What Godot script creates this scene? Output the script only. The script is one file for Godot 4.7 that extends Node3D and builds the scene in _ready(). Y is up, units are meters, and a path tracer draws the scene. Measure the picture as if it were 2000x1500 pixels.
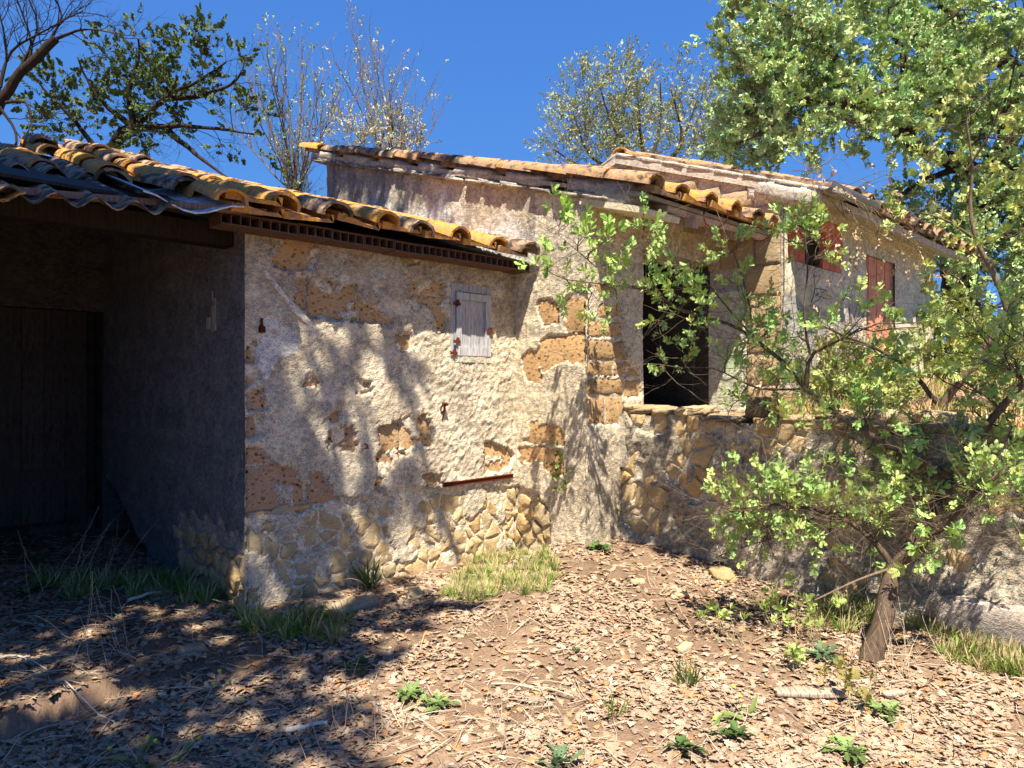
extends Node3D

# ---------------------------------------------------------------- measures
# Everything of the buildings is laid out in one frame: x runs along the front walls (away to the right),
# z points out of the fronts, y is up. Its origin is the foot of the left front corner of the low shed.
const FOC := 1386.0
const ROOF_A := 0.302
const ROOF_B := 0.295
const ROOF_C := 0.37
var eye := Vector3(0, 1.6, 0)
var TB: Transform3D
var TBI: Transform3D
var rng := RandomNumberGenerator.new()
var fbm := FastNoiseLite.new()
var fine := FastNoiseLite.new()
var cell := FastNoiseLite.new()
var M := {}
var warp := func(_x: float, _z: float) -> float: return 0.0
var counts := {}


func _ready() -> void:
	# ---- camera
	var camera := Camera3D.new()
	camera.name = "camera"
	camera.position = eye
	camera.rotation = Vector3(atan(6.0 / FOC), 0, 0)
	camera.fov = rad_to_deg(2.0 * atan(750.0 / FOC))
	camera.far = 400.0
	camera.near = 0.05
	add_child(camera)
	camera.current = true
	# ---- sky
	var sky_mat := ProceduralSkyMaterial.new()
	sky_mat.sky_top_color = Color(0.174, 0.328, 0.575)
	sky_mat.sky_horizon_color = Color(0.29, 0.48, 0.69)
	sky_mat.sky_curve = 0.22
	sky_mat.ground_bottom_color = Color(0.30, 0.26, 0.21)
	sky_mat.ground_horizon_color = Color(0.42, 0.42, 0.38)
	sky_mat.sun_angle_max = 4.0
	var sky := Sky.new()
	sky.sky_material = sky_mat
	var env := Environment.new()
	env.background_mode = Environment.BG_SKY
	env.sky = sky
	env.tonemap_mode = Environment.TONE_MAPPER_LINEAR
	env.tonemap_exposure = 2.35
	env.sdfgi_enabled = true
	env.ssao_enabled = true
	env.ssil_enabled = true
	var we := WorldEnvironment.new()
	we.name = "environment"
	we.environment = env
	add_child(we)
	# ---- sun, high behind the photographer
	var sun := DirectionalLight3D.new()
	sun.name = "sun"
	sun.light_energy = 1.6
	sun.light_color = Color(1.0, 0.95, 0.86)
	sun.light_angular_distance = 0.5
	sun.shadow_enabled = true
	sun.look_at_from_position(Vector3.ZERO, Vector3(-0.032, -1.0, -0.585), Vector3.UP)
	add_child(sun)

	rng.seed = 20240418
	fbm.noise_type = FastNoiseLite.TYPE_SIMPLEX_SMOOTH
	fbm.seed = 5
	fbm.frequency = 1.0
	fbm.fractal_octaves = 3
	fine.noise_type = FastNoiseLite.TYPE_SIMPLEX_SMOOTH
	fine.seed = 9
	fine.frequency = 1.0
	fine.fractal_octaves = 4
	TB = Transform3D(Basis(Vector3.UP, atan2(0.688, 0.725)), Vector3(-1.556, 0, -4.15))
	TBI = TB.affine_inverse()
	make_materials()
	for k in 4:
		covers.append(cover_tile(k + 1))
		pans.append(pan_tile(k + 1))
	make_ground()
	make_shed()
	make_stone_building()
	make_house()
	make_retaining_wall()
	make_trees()
	make_undergrowth()


class MB:
	var v := PackedVector3Array()
	var n := PackedVector3Array()
	var c := PackedColorArray()
	var i := PackedInt32Array()

	func vert(p: Vector3, nn: Vector3, cc: Color) -> int:
		v.append(p)
		n.append(nn)
		c.append(cc)
		return v.size() - 1

	func tri(a: int, b: int, d: int) -> void:
		i.append(a)
		i.append(d)
		i.append(b)

	# corners counter-clockwise seen from outside
	func quad(a: Vector3, b: Vector3, d: Vector3, e: Vector3, cc := Color.WHITE) -> void:
		var nn := (b - a).cross(d - a).normalized()
		var k := vert(a, nn, cc)
		vert(b, nn, cc)
		vert(d, nn, cc)
		vert(e, nn, cc)
		tri(k, k + 1, k + 2)
		tri(k, k + 2, k + 3)

	func box(at: Vector3, size: Vector3, bs := Basis(), cc := Color.WHITE) -> void:
		var x := bs.x * size.x * 0.5
		var y := bs.y * size.y * 0.5
		var z := bs.z * size.z * 0.5
		quad(at - x - y + z, at + x - y + z, at + x + y + z, at - x + y + z, cc)
		quad(at + x - y - z, at - x - y - z, at - x + y - z, at + x + y - z, cc)
		quad(at + x - y + z, at + x - y - z, at + x + y - z, at + x + y + z, cc)
		quad(at - x - y - z, at - x - y + z, at - x + y + z, at - x + y - z, cc)
		quad(at - x + y + z, at + x + y + z, at + x + y - z, at - x + y - z, cc)
		quad(at - x - y - z, at + x - y - z, at + x - y + z, at - x - y + z, cc)

	# from corner to corner
	func slab(lo: Vector3, hi: Vector3, cc := Color.WHITE) -> void:
		box((lo + hi) * 0.5, hi - lo, Basis(), cc)

	func tube(p: PackedVector3Array, r: PackedFloat32Array, sides: int, cc: Color, cap := true) -> void:
		var m := p.size()
		if m < 2:
			return
		var d := (p[1] - p[0]).normalized()
		var x := d.cross(Vector3.UP if absf(d.y) < 0.9 else Vector3.RIGHT).normalized()
		var first := v.size()
		for k in m:
			var t := (p[mini(k + 1, m - 1)] - p[maxi(k - 1, 0)]).normalized()
			x = (x - t * x.dot(t)).normalized()
			var y := t.cross(x)
			for s in sides:
				var a := TAU * s / sides
				var o := x * cos(a) + y * sin(a)
				vert(p[k] + o * r[k], o, cc)
		for k in m - 1:
			for s in sides:
				var a := first + k * sides + s
				var b := first + k * sides + (s + 1) % sides
				tri(a, b, b + sides)
				tri(a, b + sides, a + sides)
		if cap:
			for e in [0, m - 1]:
				var w := (p[0] - p[1]).normalized() if e == 0 else (p[m - 1] - p[m - 2]).normalized()
				var q := vert(p[e], w, cc)
				for s in sides:
					var a = first + e * sides + s
					var b = first + e * sides + (s + 1) % sides
					if e == 0:
						tri(q, b, a)
					else:
						tri(q, a, b)

	# smooth normals from the faces
	func smooth() -> void:
		for k in n.size():
			n[k] = Vector3.ZERO
		for k in range(0, i.size(), 3):
			var w := (v[i[k + 2]] - v[i[k]]).cross(v[i[k + 1]] - v[i[k]])
			n[i[k]] += w
			n[i[k + 1]] += w
			n[i[k + 2]] += w
		for k in n.size():
			n[k] = n[k].normalized() if n[k].length_squared() > 1e-16 else Vector3.UP

	func mesh() -> ArrayMesh:
		var m := ArrayMesh.new()
		if i.is_empty():
			return m
		var a := []
		a.resize(Mesh.ARRAY_MAX)
		a[Mesh.ARRAY_VERTEX] = v
		a[Mesh.ARRAY_NORMAL] = n
		a[Mesh.ARRAY_COLOR] = c
		a[Mesh.ARRAY_INDEX] = i
		m.add_surface_from_arrays(Mesh.PRIMITIVE_TRIANGLES, a)
		return m


# ---------------------------------------------------------------- scene tree helpers
func called_in(parent: Node, called: String) -> String:
	var key := str(parent.get_instance_id()) + called
	var k: int = counts.get(key, 0)
	counts[key] = k + 1
	return called if k == 0 else "%s_%03d" % [called, k]


func tag(o: Node, label: String, category: String, group := "") -> void:
	o.set_meta("label", label)
	o.set_meta("category", category)
	if group != "":
		o.set_meta("group", group)


func thing(called: String, label: String, category: String, xf: Transform3D, group := "") -> Node3D:
	var o := Node3D.new()
	o.name = called_in(self, called)
	o.transform = xf
	tag(o, label, category, group)
	add_child(o)
	return o


# a building thing: its children are given in the buildings' frame, its node stands at foot
func building(called: String, label: String, category: String, foot: Vector3, group := "") -> Node3D:
	var o := thing(called, label, category, TB.translated_local(foot), group)
	o.set_meta("foot", foot)
	return o


func part(called: String, mesh: Mesh, mat: Material, parent: Node, xf := Transform3D()) -> MeshInstance3D:
	var o := MeshInstance3D.new()
	o.name = called_in(parent, called)
	o.mesh = mesh
	o.material_override = mat
	o.transform = xf
	if parent.has_meta("foot"):
		o.position -= parent.get_meta("foot")
	parent.add_child(o)
	return o


func single(called: String, mesh: Mesh, mat: Material, label: String, category: String, xf := Transform3D(), group := "") -> MeshInstance3D:
	var o := part(called, mesh, mat, self, xf)
	tag(o, label, category, group)
	return o


func struct(called: String, mesh: Mesh, mat: Material) -> MeshInstance3D:
	var o := part(called, mesh, mat, self)
	o.set_meta("kind", "structure")
	return o


func scatter(called: String, mesh: Mesh, mat: Material, xfs: Array, cols: Array, parent: Node, xf := Transform3D()) -> MultiMeshInstance3D:
	var mm := MultiMesh.new()
	mm.transform_format = MultiMesh.TRANSFORM_3D
	mm.use_colors = true
	mm.mesh = mesh
	mm.instance_count = xfs.size()
	for k in xfs.size():
		mm.set_instance_transform(k, xfs[k])
		mm.set_instance_color(k, cols[k])
	var o := MultiMeshInstance3D.new()
	o.name = called_in(parent, called)
	o.multimesh = mm
	o.material_override = mat
	o.transform = xf
	o.set_meta("kind", "stuff")
	parent.add_child(o)
	return o


# ---------------------------------------------------------------- where things are
# the point of the picture's line of sight that lies in a plane of the buildings' frame (axis 0: x, 2: z)
func on(px: float, py: float, axis: int, at: float) -> Vector3:
	var d: Vector3 = TBI.basis * Vector3((px - 1000.0) / FOC, (756.0 - py) / FOC, -1.0)
	var o: Vector3 = TBI * eye
	return o + d * ((at - o[axis]) / d[axis])


func seen(px: float, py: float, depth: float) -> Vector3:
	return eye + Vector3((px - 1000.0) / FOC, (756.0 - py) / FOC, -1.0) * depth


# outline on a wall: pairs of numbers to (along, up)
func outline(pairs: Array, axis: int, at: float) -> PackedVector2Array:
	var out := PackedVector2Array()
	for k in range(0, pairs.size(), 2):
		var p := on(pairs[k], pairs[k + 1], axis, at)
		out.append(Vector2(p.z if axis == 0 else p.x, p.y))
	return out


func ground_at(x: float, z: float) -> float:
	var depth := -z
	var h := clampf((depth - 1.2) * 0.118, -0.35, 0.52)
	h = lerpf(h, 0.06 * (depth - 1.2), 0.0)
	h -= clampf(-x - 1.6, 0.0, 4.0) * 0.035
	h += 0.05 * fbm.get_noise_2d(x * 0.7, z * 0.7) + 0.018 * fbm.get_noise_2d(x * 4.0 + 40.0, z * 4.0)
	var l: Vector3 = TBI * Vector3(x, 0, z)
	var up := 1.39 - 0.03 * clampf(l.z - 0.75, 0.0, 4.0) + clampf(l.x - 3.6, 0.0, 20.0) * 0.07 + 0.04 * fbm.get_noise_2d(x * 1.1, z * 1.1 + 9.0) + clampf(-l.z - 4.0, 0.0, 60.0) * 0.02
	if l.z > 0.6:
		h = lerpf(h, up, smoothstep(2.72, 2.86, l.x))
	elif l.z > -3.4 and l.x > -2.6:
		h = 0.3 if l.x < 2.3 else 1.0
	if l.z <= -3.4:
		h = lerpf(h, up, smoothstep(-3.5, -5.5, l.z))
	return h


# ---------------------------------------------------------------- textures and materials
func noise_bytes(kind: int, seed_: int, frequency: float, octaves: int, side: int) -> PackedByteArray:
	var f := FastNoiseLite.new()
	f.noise_type = kind as FastNoiseLite.NoiseType
	f.seed = seed_
	f.frequency = frequency
	f.fractal_octaves = octaves
	f.fractal_type = FastNoiseLite.FRACTAL_FBM if octaves > 1 else FastNoiseLite.FRACTAL_NONE
	f.cellular_return_type = FastNoiseLite.RETURN_DISTANCE
	var im := f.get_seamless_image(side, side)
	im.convert(Image.FORMAT_L8)
	return im.get_data()


func picture(side: int, rgb: PackedByteArray) -> ImageTexture:
	return ImageTexture.create_from_image(Image.create_from_data(side, side, false, Image.FORMAT_RGB8, rgb))


func relief(side: int, h: PackedByteArray, strength: float) -> ImageTexture:
	var im := Image.create_from_data(side, side, false, Image.FORMAT_L8, h)
	im.convert(Image.FORMAT_RGBA8)
	im.bump_map_to_normal_map(strength)
	return ImageTexture.create_from_image(im)


func surface(called: String, color: Color, rough: float, tex: Texture2D = null, bump: Texture2D = null, scale_ := 1.0, bump_scale := 1.0) -> StandardMaterial3D:
	var m := StandardMaterial3D.new()
	m.resource_name = called
	m.albedo_color = color
	m.roughness = rough
	m.metallic_specular = 0.3
	m.vertex_color_use_as_albedo = true
	if tex or bump:
		m.uv1_triplanar = true
		m.uv1_world_triplanar = true
		m.uv1_scale = Vector3.ONE * scale_
		m.uv1_triplanar_sharpness = 6.0
	if tex:
		m.albedo_texture = tex
	if bump:
		m.normal_enabled = true
		m.normal_texture = bump
		m.normal_scale = bump_scale
	M[called] = m
	return m


func leafy(called: String, color: Color, through: float) -> StandardMaterial3D:
	var m := surface(called, color, 0.55)
	m.backlight_enabled = true
	m.backlight = Color(through, through, through * 0.7)
	return m


func put(rgb: PackedByteArray, k: int, c: Color) -> void:
	rgb[k * 3] = clampi(int(c.r * 255.0), 0, 255)
	rgb[k * 3 + 1] = clampi(int(c.g * 255.0), 0, 255)
	rgb[k * 3 + 2] = clampi(int(c.b * 255.0), 0, 255)


func make_materials() -> void:
	var side := 512
	var count := side * side
	var sx := FastNoiseLite.TYPE_SIMPLEX_SMOOTH
	var ce := FastNoiseLite.TYPE_CELLULAR
	var a := noise_bytes(sx, 1, 0.012, 5, side)
	var b := noise_bytes(sx, 2, 0.05, 4, side)
	var g := noise_bytes(sx, 3, 0.18, 3, side)
	var d := noise_bytes(ce, 4, 0.045, 1, side)
	var e := noise_bytes(ce, 5, 0.10, 1, side)
	var rgb := PackedByteArray()
	rgb.resize(count * 3)
	var h := PackedByteArray()
	h.resize(count)
	# rough plaster: grains of sand, small pits, pale and dark clouds (tints multiply the mesh colours)
	for k in count:
		var t := 0.85 + (a[k] - 128) / 900.0 + (b[k] - 128) / 620.0 + (g[k] - 128) / 560.0
		var w := (b[k] - 128) / 2200.0
		if g[k] > 176:
			t += 0.05
		if e[k] < 26:
			t *= 0.62
		put(rgb, k, Color(t + w, t, t - w))
		h[k] = clampi(int(b[k] * 0.45 + g[k] * 0.45 + mini(e[k], 60) * 0.35), 0, 255)
	var plaster_tex := picture(side, rgb)
	var plaster_bump := relief(side, h, 7.0)
	surface("plaster", Color.WHITE, 0.95, plaster_tex, plaster_bump, 0.95, 1.0)
	surface("smooth_plaster", Color.WHITE, 0.92, plaster_tex, plaster_bump, 0.8, 0.4)
	surface("bay", Color.WHITE, 0.95, plaster_tex, plaster_bump, 0.8, 0.5)
	surface("concrete", Color.WHITE, 0.95, plaster_tex, plaster_bump, 1.4, 0.9)
	# tuff: porous, ochre, with dark pumice holes of two sizes
	for k in count:
		var t := (a[k] * 0.5 + b[k] * 0.5) / 255.0
		var c := Color(0.79, 0.65, 0.49).lerp(Color(0.93, 0.81, 0.64), t)
		c = c.lerp(Color(0.78, 0.72, 0.62), smoothstep(140.0, 185.0, a[k] * 0.6 + d[k] * 0.4) * 0.7)
		c = c * (0.93 + (g[k] - 128) / 900.0)
		var hole := d[k] < 33 + int(0.5 * (b[k] - 128))
		var pore := e[k] < 20 + int(0.2 * (a[k] - 128))
		if hole:
			c = c.lerp(Color(0.30, 0.21, 0.16), 0.85)
		elif pore:
			c = c.lerp(Color(0.38, 0.28, 0.2), 0.6)
		put(rgb, k, c)
		h[k] = clampi(int(90 + g[k] * 0.25 + b[k] * 0.25) - (80 if hole else 45 if pore else 0), 0, 255)
	surface("tuff", Color.WHITE, 0.95, picture(side, rgb), relief(side, h, 7.0), 1.0, 1.0)
	# field stone: grain and veins
	for k in count:
		var t := (a[k] * 0.6 + b[k] * 0.4) / 255.0
		var c := Color(0.72, 0.64, 0.52).lerp(Color(0.95, 0.88, 0.74), t) * (0.92 + (g[k] - 128) / 700.0)
		if a[k] > 122 and a[k] < 130:
			c = c * 0.88
		put(rgb, k, c)
		h[k] = clampi(int(b[k] * 0.5 + g[k] * 0.3 + a[k] * 0.2), 0, 255)
	surface("stone", Color.WHITE, 0.9, picture(side, rgb), relief(side, h, 5.0), 1.1, 0.9)
	# old roof tiles: fired clay under orange and grey lichen and black crust
	var kinds := {"tile_orange": [0.50, 0.55, 0.86], "tile_mixed": [0.66, 0.42, 0.72], "tile_grey": [0.80, 0.30, 0.60], "tile_moss": [0.40, 0.62, 0.82]}
	var l := noise_bytes(sx, 11, 0.022, 4, side)
	var o := noise_bytes(sx, 12, 0.03, 5, side)
	for kind in kinds:
		var q: Array = kinds[kind]
		for k in count:
			var c := Color(0.66, 0.45, 0.34).lerp(Color(0.74, 0.55, 0.43), b[k] / 255.0)
			var grey := smoothstep(q[1] + 0.12, q[1] - 0.12, (o[k] * 0.75 + g[k] * 0.25) / 255.0)
			var lich := smoothstep(q[0] - 0.10, q[0] + 0.06, (l[k] * 0.7 + b[k] * 0.3) / 255.0)
			var dark := smoothstep(q[2] - 0.14, q[2] + 0.02, (a[k] * 0.6 + o[k] * 0.15 + (255 - l[k]) * 0.35) / 255.0)
			c = c.lerp(Color(0.66, 0.61, 0.54), 0.75 - 0.75 * grey)
			c = c.lerp(Color(0.80, 0.54, 0.17).lerp(Color(0.90, 0.70, 0.32), g[k] / 255.0), 0.88 * lich)
			c = c.lerp(Color(0.27, 0.24, 0.21), 0.85 * dark)
			c = c * (0.94 + (g[k] - 128) / 800.0)
			put(rgb, k, c)
			h[k] = clampi(int(b[k] * 0.4 + g[k] * 0.4 + lich * 40.0), 0, 255)
		surface(kind, Color.WHITE, 0.95, picture(side, rgb), relief(side, h, 5.0), 1.35, 1.0)
	# bark: long fissures
	for k in count:
		var x := k % side
		var y := k / side
		var s := a[(y / 5 * side + x * 3 % side) % count]
		var u := b[(y / 4 * side + x) % count]
		var t := clampf((s * 0.4 + u * 0.6) / 255.0, 0, 1)
		put(rgb, k, Color(0.40, 0.35, 0.30).lerp(Color(0.86, 0.80, 0.72), t) * (0.9 + (g[k] - 128) / 600.0))
		h[k] = clampi(int(t * 200.0 + g[k] * 0.2), 0, 255)
	var bark_tex := picture(side, rgb)
	var bark_bump := relief(side, h, 8.0)
	surface("bark", Color.WHITE, 0.95, bark_tex, bark_bump, 2.2, 1.0)
	# weathered boards: fibres along the height
	for k in count:
		var x := k % side
		var y := k / side
		var s := b[(y / 16 * side + x * 2 % side) % count]
		var u := g[(y / 10 * side + x) % count]
		var t := clampf((s * 0.5 + u * 0.5) / 255.0, 0, 1)
		put(rgb, k, Color(0.60, 0.58, 0.56).lerp(Color(1.0, 0.99, 0.97), smoothstep(0.2, 0.55, t)))
		h[k] = clampi(int(t * 255.0), 0, 255)
	surface("board", Color.WHITE, 0.8, picture(side, rgb), relief(side, h, 4.0), 1.3, 0.6)
	# earth
	for k in count:
		var t := (a[k] * 0.4 + b[k] * 0.35 + g[k] * 0.25) / 255.0
		var c := Color(0.44, 0.38, 0.33).lerp(Color(0.66, 0.59, 0.52), t)
		if e[k] < 18:
			c = c.lerp(Color(0.78, 0.72, 0.64), 0.6)
		put(rgb, k, c)
		h[k] = clampi(int(b[k] * 0.5 + g[k] * 0.5), 0, 255)
	surface("earth", Color.WHITE, 1.0, picture(side, rgb), relief(side, h, 8.0), 0.8, 1.0)
	# rust
	for k in count:
		var t := (b[k] * 0.6 + g[k] * 0.4) / 255.0
		put(rgb, k, Color(0.22, 0.13, 0.10).lerp(Color(0.55, 0.30, 0.18), t))
		h[k] = g[k]
	surface("rust", Color.WHITE, 0.9, picture(side, rgb), relief(side, h, 3.0), 6.0, 0.8)
	M["rust"].metallic = 0.15
	surface("terracotta", Color.WHITE, 0.95, plaster_tex, plaster_bump, 3.0, 0.5)
	surface("hollow", Color(0.47, 0.36, 0.31), 0.95, plaster_tex, plaster_bump, 3.0, 0.4)
	surface("cement_sheet", Color.WHITE, 0.9, plaster_tex, plaster_bump, 1.1, 0.4)
	surface("zinc", Color(0.55, 0.57, 0.6), 0.45)
	M["zinc"].metallic = 0.6
	surface("dry_stem", Color.WHITE, 0.9)
	surface("petal", Color.WHITE, 0.7)
	surface("dead_leaf", Color.WHITE, 0.8)
	M["dead_leaf"].backlight_enabled = true
	M["dead_leaf"].backlight = Color(0.25, 0.2, 0.14)
	leafy("oak_leaf", Color.WHITE, 0.7)
	leafy("leaf", Color.WHITE, 0.6)
	leafy("grass_blade", Color.WHITE, 0.6)


# ---------------------------------------------------------------- masonry
# A wall face as a fine relief: shape.call(a, y) gives [height over the plane, colour]; keep.call(a, y) says where there is wall.
func face(o: Vector3, along: Vector3, out: Vector3, a0: float, a1: float, y0: float, y1: float, step: float, shape: Callable, keep: Callable) -> ArrayMesh:
	var nx := int(ceil((a1 - a0) / step))
	var ny := int(ceil((y1 - y0) / step))
	var mb := MB.new()
	var w := nx + 1
	for j in ny + 1:
		var y := lerpf(y0, y1, float(j) / ny)
		for k in w:
			var x := lerpf(a0, a1, float(k) / nx)
			var r: Array = shape.call(x, y)
			mb.vert(o + along * x + Vector3.UP * y + out * r[0], out, r[1])
	var flip := along.cross(Vector3.UP).dot(out) < 0
	for j in ny:
		var y := lerpf(y0, y1, (j + 0.5) / ny)
		for k in nx:
			if not keep.call(lerpf(a0, a1, (k + 0.5) / nx), y):
				continue
			var q := j * w + k
			if flip:
				mb.tri(q, q + w + 1, q + 1)
				mb.tri(q, q + w, q + w + 1)
			else:
				mb.tri(q, q + 1, q + w + 1)
				mb.tri(q, q + w + 1, q + w)
	mb.smooth()
	return mb.mesh()


func in_any(p: Vector2, polys: Array, boxes: Array) -> bool:
	for k in polys.size():
		if boxes[k].has_point(p) and Geometry2D.is_point_in_polygon(p, polys[k]):
			return true
	return false


func bounds(polys: Array) -> Array:
	var out := []
	for q in polys:
		var r := Rect2(q[0], Vector2.ZERO)
		for p in q:
			r = r.expand(p)
		out.append(r.grow(0.04))
	return out


# one squared block, its face towards out
func block(o: Vector3, along: Vector3, out: Vector3, a0: float, y0: float, a1: float, y1: float, d: float, col: Color, worn := 0.008) -> ArrayMesh:
	var mb := MB.new()
	var nx := 7
	var ny := 5
	var seed_ := a0 * 31.0 + y0 * 17.0
	var w := nx + 1
	for j in ny + 1:
		for k in w:
			var fx := float(k) / nx
			var fy := float(j) / ny
			# pull the second ring close to the edge
			if k == 1: fx = minf(0.10, 0.016 / (a1 - a0))
			if k == nx - 1: fx = 1.0 - minf(0.10, 0.016 / (a1 - a0))
			if j == 1: fy = minf(0.14, 0.016 / (y1 - y0))
			if j == ny - 1: fy = 1.0 - minf(0.14, 0.016 / (y1 - y0))
			var rim := k == 0 or k == nx or j == 0 or j == ny
			var x := lerpf(a0, a1, fx)
			var y := lerpf(y0, y1, fy)
			x += worn * fbm.get_noise_2d(x * 9.0 + seed_, y * 9.0)
			y += worn * fbm.get_noise_2d(x * 9.0, y * 9.0 + seed_)
			var z := d + 0.010 * fbm.get_noise_2d(x * 7.0 + 3.0, y * 7.0 + seed_) + 0.004 * fine.get_noise_2d(x * 20.0, y * 20.0)
			if rim:
				z -= 0.012
				x = lerpf((a0 + a1) * 0.5, x, 0.995)
			mb.vert(o + along * x + Vector3.UP * y + out * z, out, col)
	var flip := along.cross(Vector3.UP).dot(out) < 0
	for j in ny:
		for k in nx:
			var q := j * w + k
			if flip:
				mb.tri(q, q + w + 1, q + 1)
				mb.tri(q, q + w, q + w + 1)
			else:
				mb.tri(q, q + 1, q + w + 1)
				mb.tri(q, q + w + 1, q + w)
	mb.smooth()
	# the sides run back into the wall
	for e in [[a0, y0, a1, y0], [a1, y0, a1, y1], [a1, y1, a0, y1], [a0, y1, a0, y0]]:
		var p: Vector3 = o + along * e[0] + Vector3.UP * e[1] + out * (d - 0.010)
		var q: Vector3 = o + along * e[2] + Vector3.UP * e[3] + out * (d - 0.010)
		mb.quad(p - out * 0.05, q - out * 0.05, q, p, col)
	return mb.mesh()


# one rubble stone from its outline
func rubble(o: Vector3, along: Vector3, out: Vector3, poly: PackedVector2Array, d: float, col: Color, seed_: float) -> ArrayMesh:
	var c := Vector2.ZERO
	for p in poly:
		c += p
	c /= poly.size()
	var ring := PackedVector2Array()
	for k in poly.size():
		var p := poly[k]
		var q := poly[(k + 1) % poly.size()]
		for f in [0.07, 0.5, 0.93]:
			var r := p.lerp(q, f)
			r += (r - c) * (0.16 * fbm.get_noise_2d(r.x * 14.0 + seed_, r.y * 14.0))
			ring.append(r)
	var mb := MB.new()
	var m := ring.size()
	var rows := [[1.0, -0.05], [0.985, -0.006], [0.90, 0.0], [0.5, 0.003]]
	for row in rows:
		for p in ring:
			var r: Vector2 = c.lerp(p, row[0])
			var z: float = d + row[1]
			if row[1] > -0.02:
				z += 0.014 * fbm.get_noise_2d(r.x * 8.0 + seed_ * 3.0, r.y * 8.0) + 0.006 * fine.get_noise_2d(r.x * 16.0, r.y * 16.0 + seed_)
			mb.vert(o + along * r.x + Vector3.UP * r.y + out * z, out, col)
	mb.vert(o + along * c.x + Vector3.UP * c.y + out * (d + 0.008 + 0.012 * fbm.get_noise_2d(c.x * 8.0 + seed_, c.y * 8.0)), out, col)
	var flip := along.cross(Vector3.UP).dot(out) < 0
	var area := 0.0
	for k in m:
		area += ring[k].cross(ring[(k + 1) % m])
	if area < 0:
		flip = not flip
	for k in m:
		var k2 := (k + 1) % m
		for r in rows.size() - 1:
			var a := r * m + k
			var b := r * m + k2
			if flip:
				mb.tri(a, b + m, b)
				mb.tri(a, a + m, b + m)
			else:
				mb.tri(a, b, b + m)
				mb.tri(a, b + m, a + m)
		var z := (rows.size() - 1) * m
		if flip:
			mb.tri(z + k, mb.v.size() - 1, z + k2)
		else:
			mb.tri(z + k, z + k2, mb.v.size() - 1)
	mb.smooth()
	return mb.mesh()


# the cells round some points within a rectangle, each shrunk by a joint
func cells(points: Array, area: Rect2, joint: float) -> Array:
	var out := []
	for p: Vector2 in points:
		var poly := PackedVector2Array([area.position, area.position + Vector2(area.size.x, 0), area.end, area.position + Vector2(0, area.size.y)])
		for q: Vector2 in points:
			if q == p or q.distance_to(p) > 0.6:
				continue
			var nn := (q - p).normalized()
			var dist := p.distance_to(q)
			var lim := dist * 0.5 - joint + clampf((fposmod(p.x * 917.3 + p.y * 531.7, 1.0) - fposmod(q.x * 917.3 + q.y * 531.7, 1.0)) * 0.045, -dist * 0.32, dist * 0.32)
			var cut := PackedVector2Array()
			for k in poly.size():
				var a := poly[k]
				var b := poly[(k + 1) % poly.size()]
				var da := (a - p).dot(nn) - lim
				var db := (b - p).dot(nn) - lim
				if da <= 0:
					cut.append(a)
				if (da < 0) != (db < 0):
					cut.append(a.lerp(b, da / (da - db)))
			poly = cut
			if poly.size() < 3:
				break
		out.append(poly)
	return out


func tuff_tone() -> Color:
	var t := rng.randf()
	return Color(0.60, 0.45, 0.33).lerp(Color(0.68, 0.56, 0.40), t) * rng.randf_range(0.78, 1.05)


func stone_tone() -> Color:
	var t := rng.randf()
	var c := Color(1.05, 0.98, 0.83).lerp(Color(1.0, 0.82, 0.56), t * t * t)
	if rng.randf() < 0.25:
		c = Color(0.95, 0.93, 0.86)
	return c * rng.randf_range(0.75, 1.0)


# ---------------------------------------------------------------- roof tiles
func cover_tile(seed_: int) -> ArrayMesh:
	var mb := MB.new()
	var arc := 9
	var rows := 5
	var len_ := 0.47
	for side in 2:
		for r in rows:
			var f := float(r) / (rows - 1)
			var rad := lerpf(0.074, 0.097, f) - side * 0.019
			for k in arc:
				var a := lerpf(-0.06, PI + 0.06, float(k) / (arc - 1))
				var wob := 1.0 + 0.09 * fbm.get_noise_3d(f * 5.0 + seed_ * 7.0, a * 1.5, seed_) + 0.03 * fine.get_noise_3d(f * 14.0, a * 4.0 + seed_, 2.0)
				var z := -len_ * (1.0 - f)
				if r == rows - 1:
					z += 0.014 * fbm.get_noise_2d(a * 6.0, seed_ * 5.0)
				mb.vert(Vector3(-cos(a) * rad * wob, sin(a) * rad * wob * 0.82, z), Vector3.UP, Color.WHITE)
	var off := rows * arc
	for r in rows - 1:
		for k in arc - 1:
			var q := r * arc + k
			mb.tri(q, q + arc, q + arc + 1)
			mb.tri(q, q + arc + 1, q + 1)
			mb.tri(off + q, off + q + arc + 1, off + q + arc)
			mb.tri(off + q, off + q + 1, off + q + arc + 1)
	mb.smooth()
	for e in [0, rows - 1]:
		for k in arc - 1:
			var q: int = e * arc + k
			if e == 0:
				mb.quad(mb.v[q], mb.v[q + 1], mb.v[off + q + 1], mb.v[off + q])
			else:
				mb.quad(mb.v[q + 1], mb.v[q], mb.v[off + q], mb.v[off + q + 1])
	for k in [0, arc - 1]:
		for r in rows - 1:
			var q: int = r * arc + k
			if k == 0:
				mb.quad(mb.v[q + arc], mb.v[q], mb.v[off + q], mb.v[off + q + arc])
			else:
				mb.quad(mb.v[q], mb.v[q + arc], mb.v[off + q + arc], mb.v[off + q])
	return mb.mesh()


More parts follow.
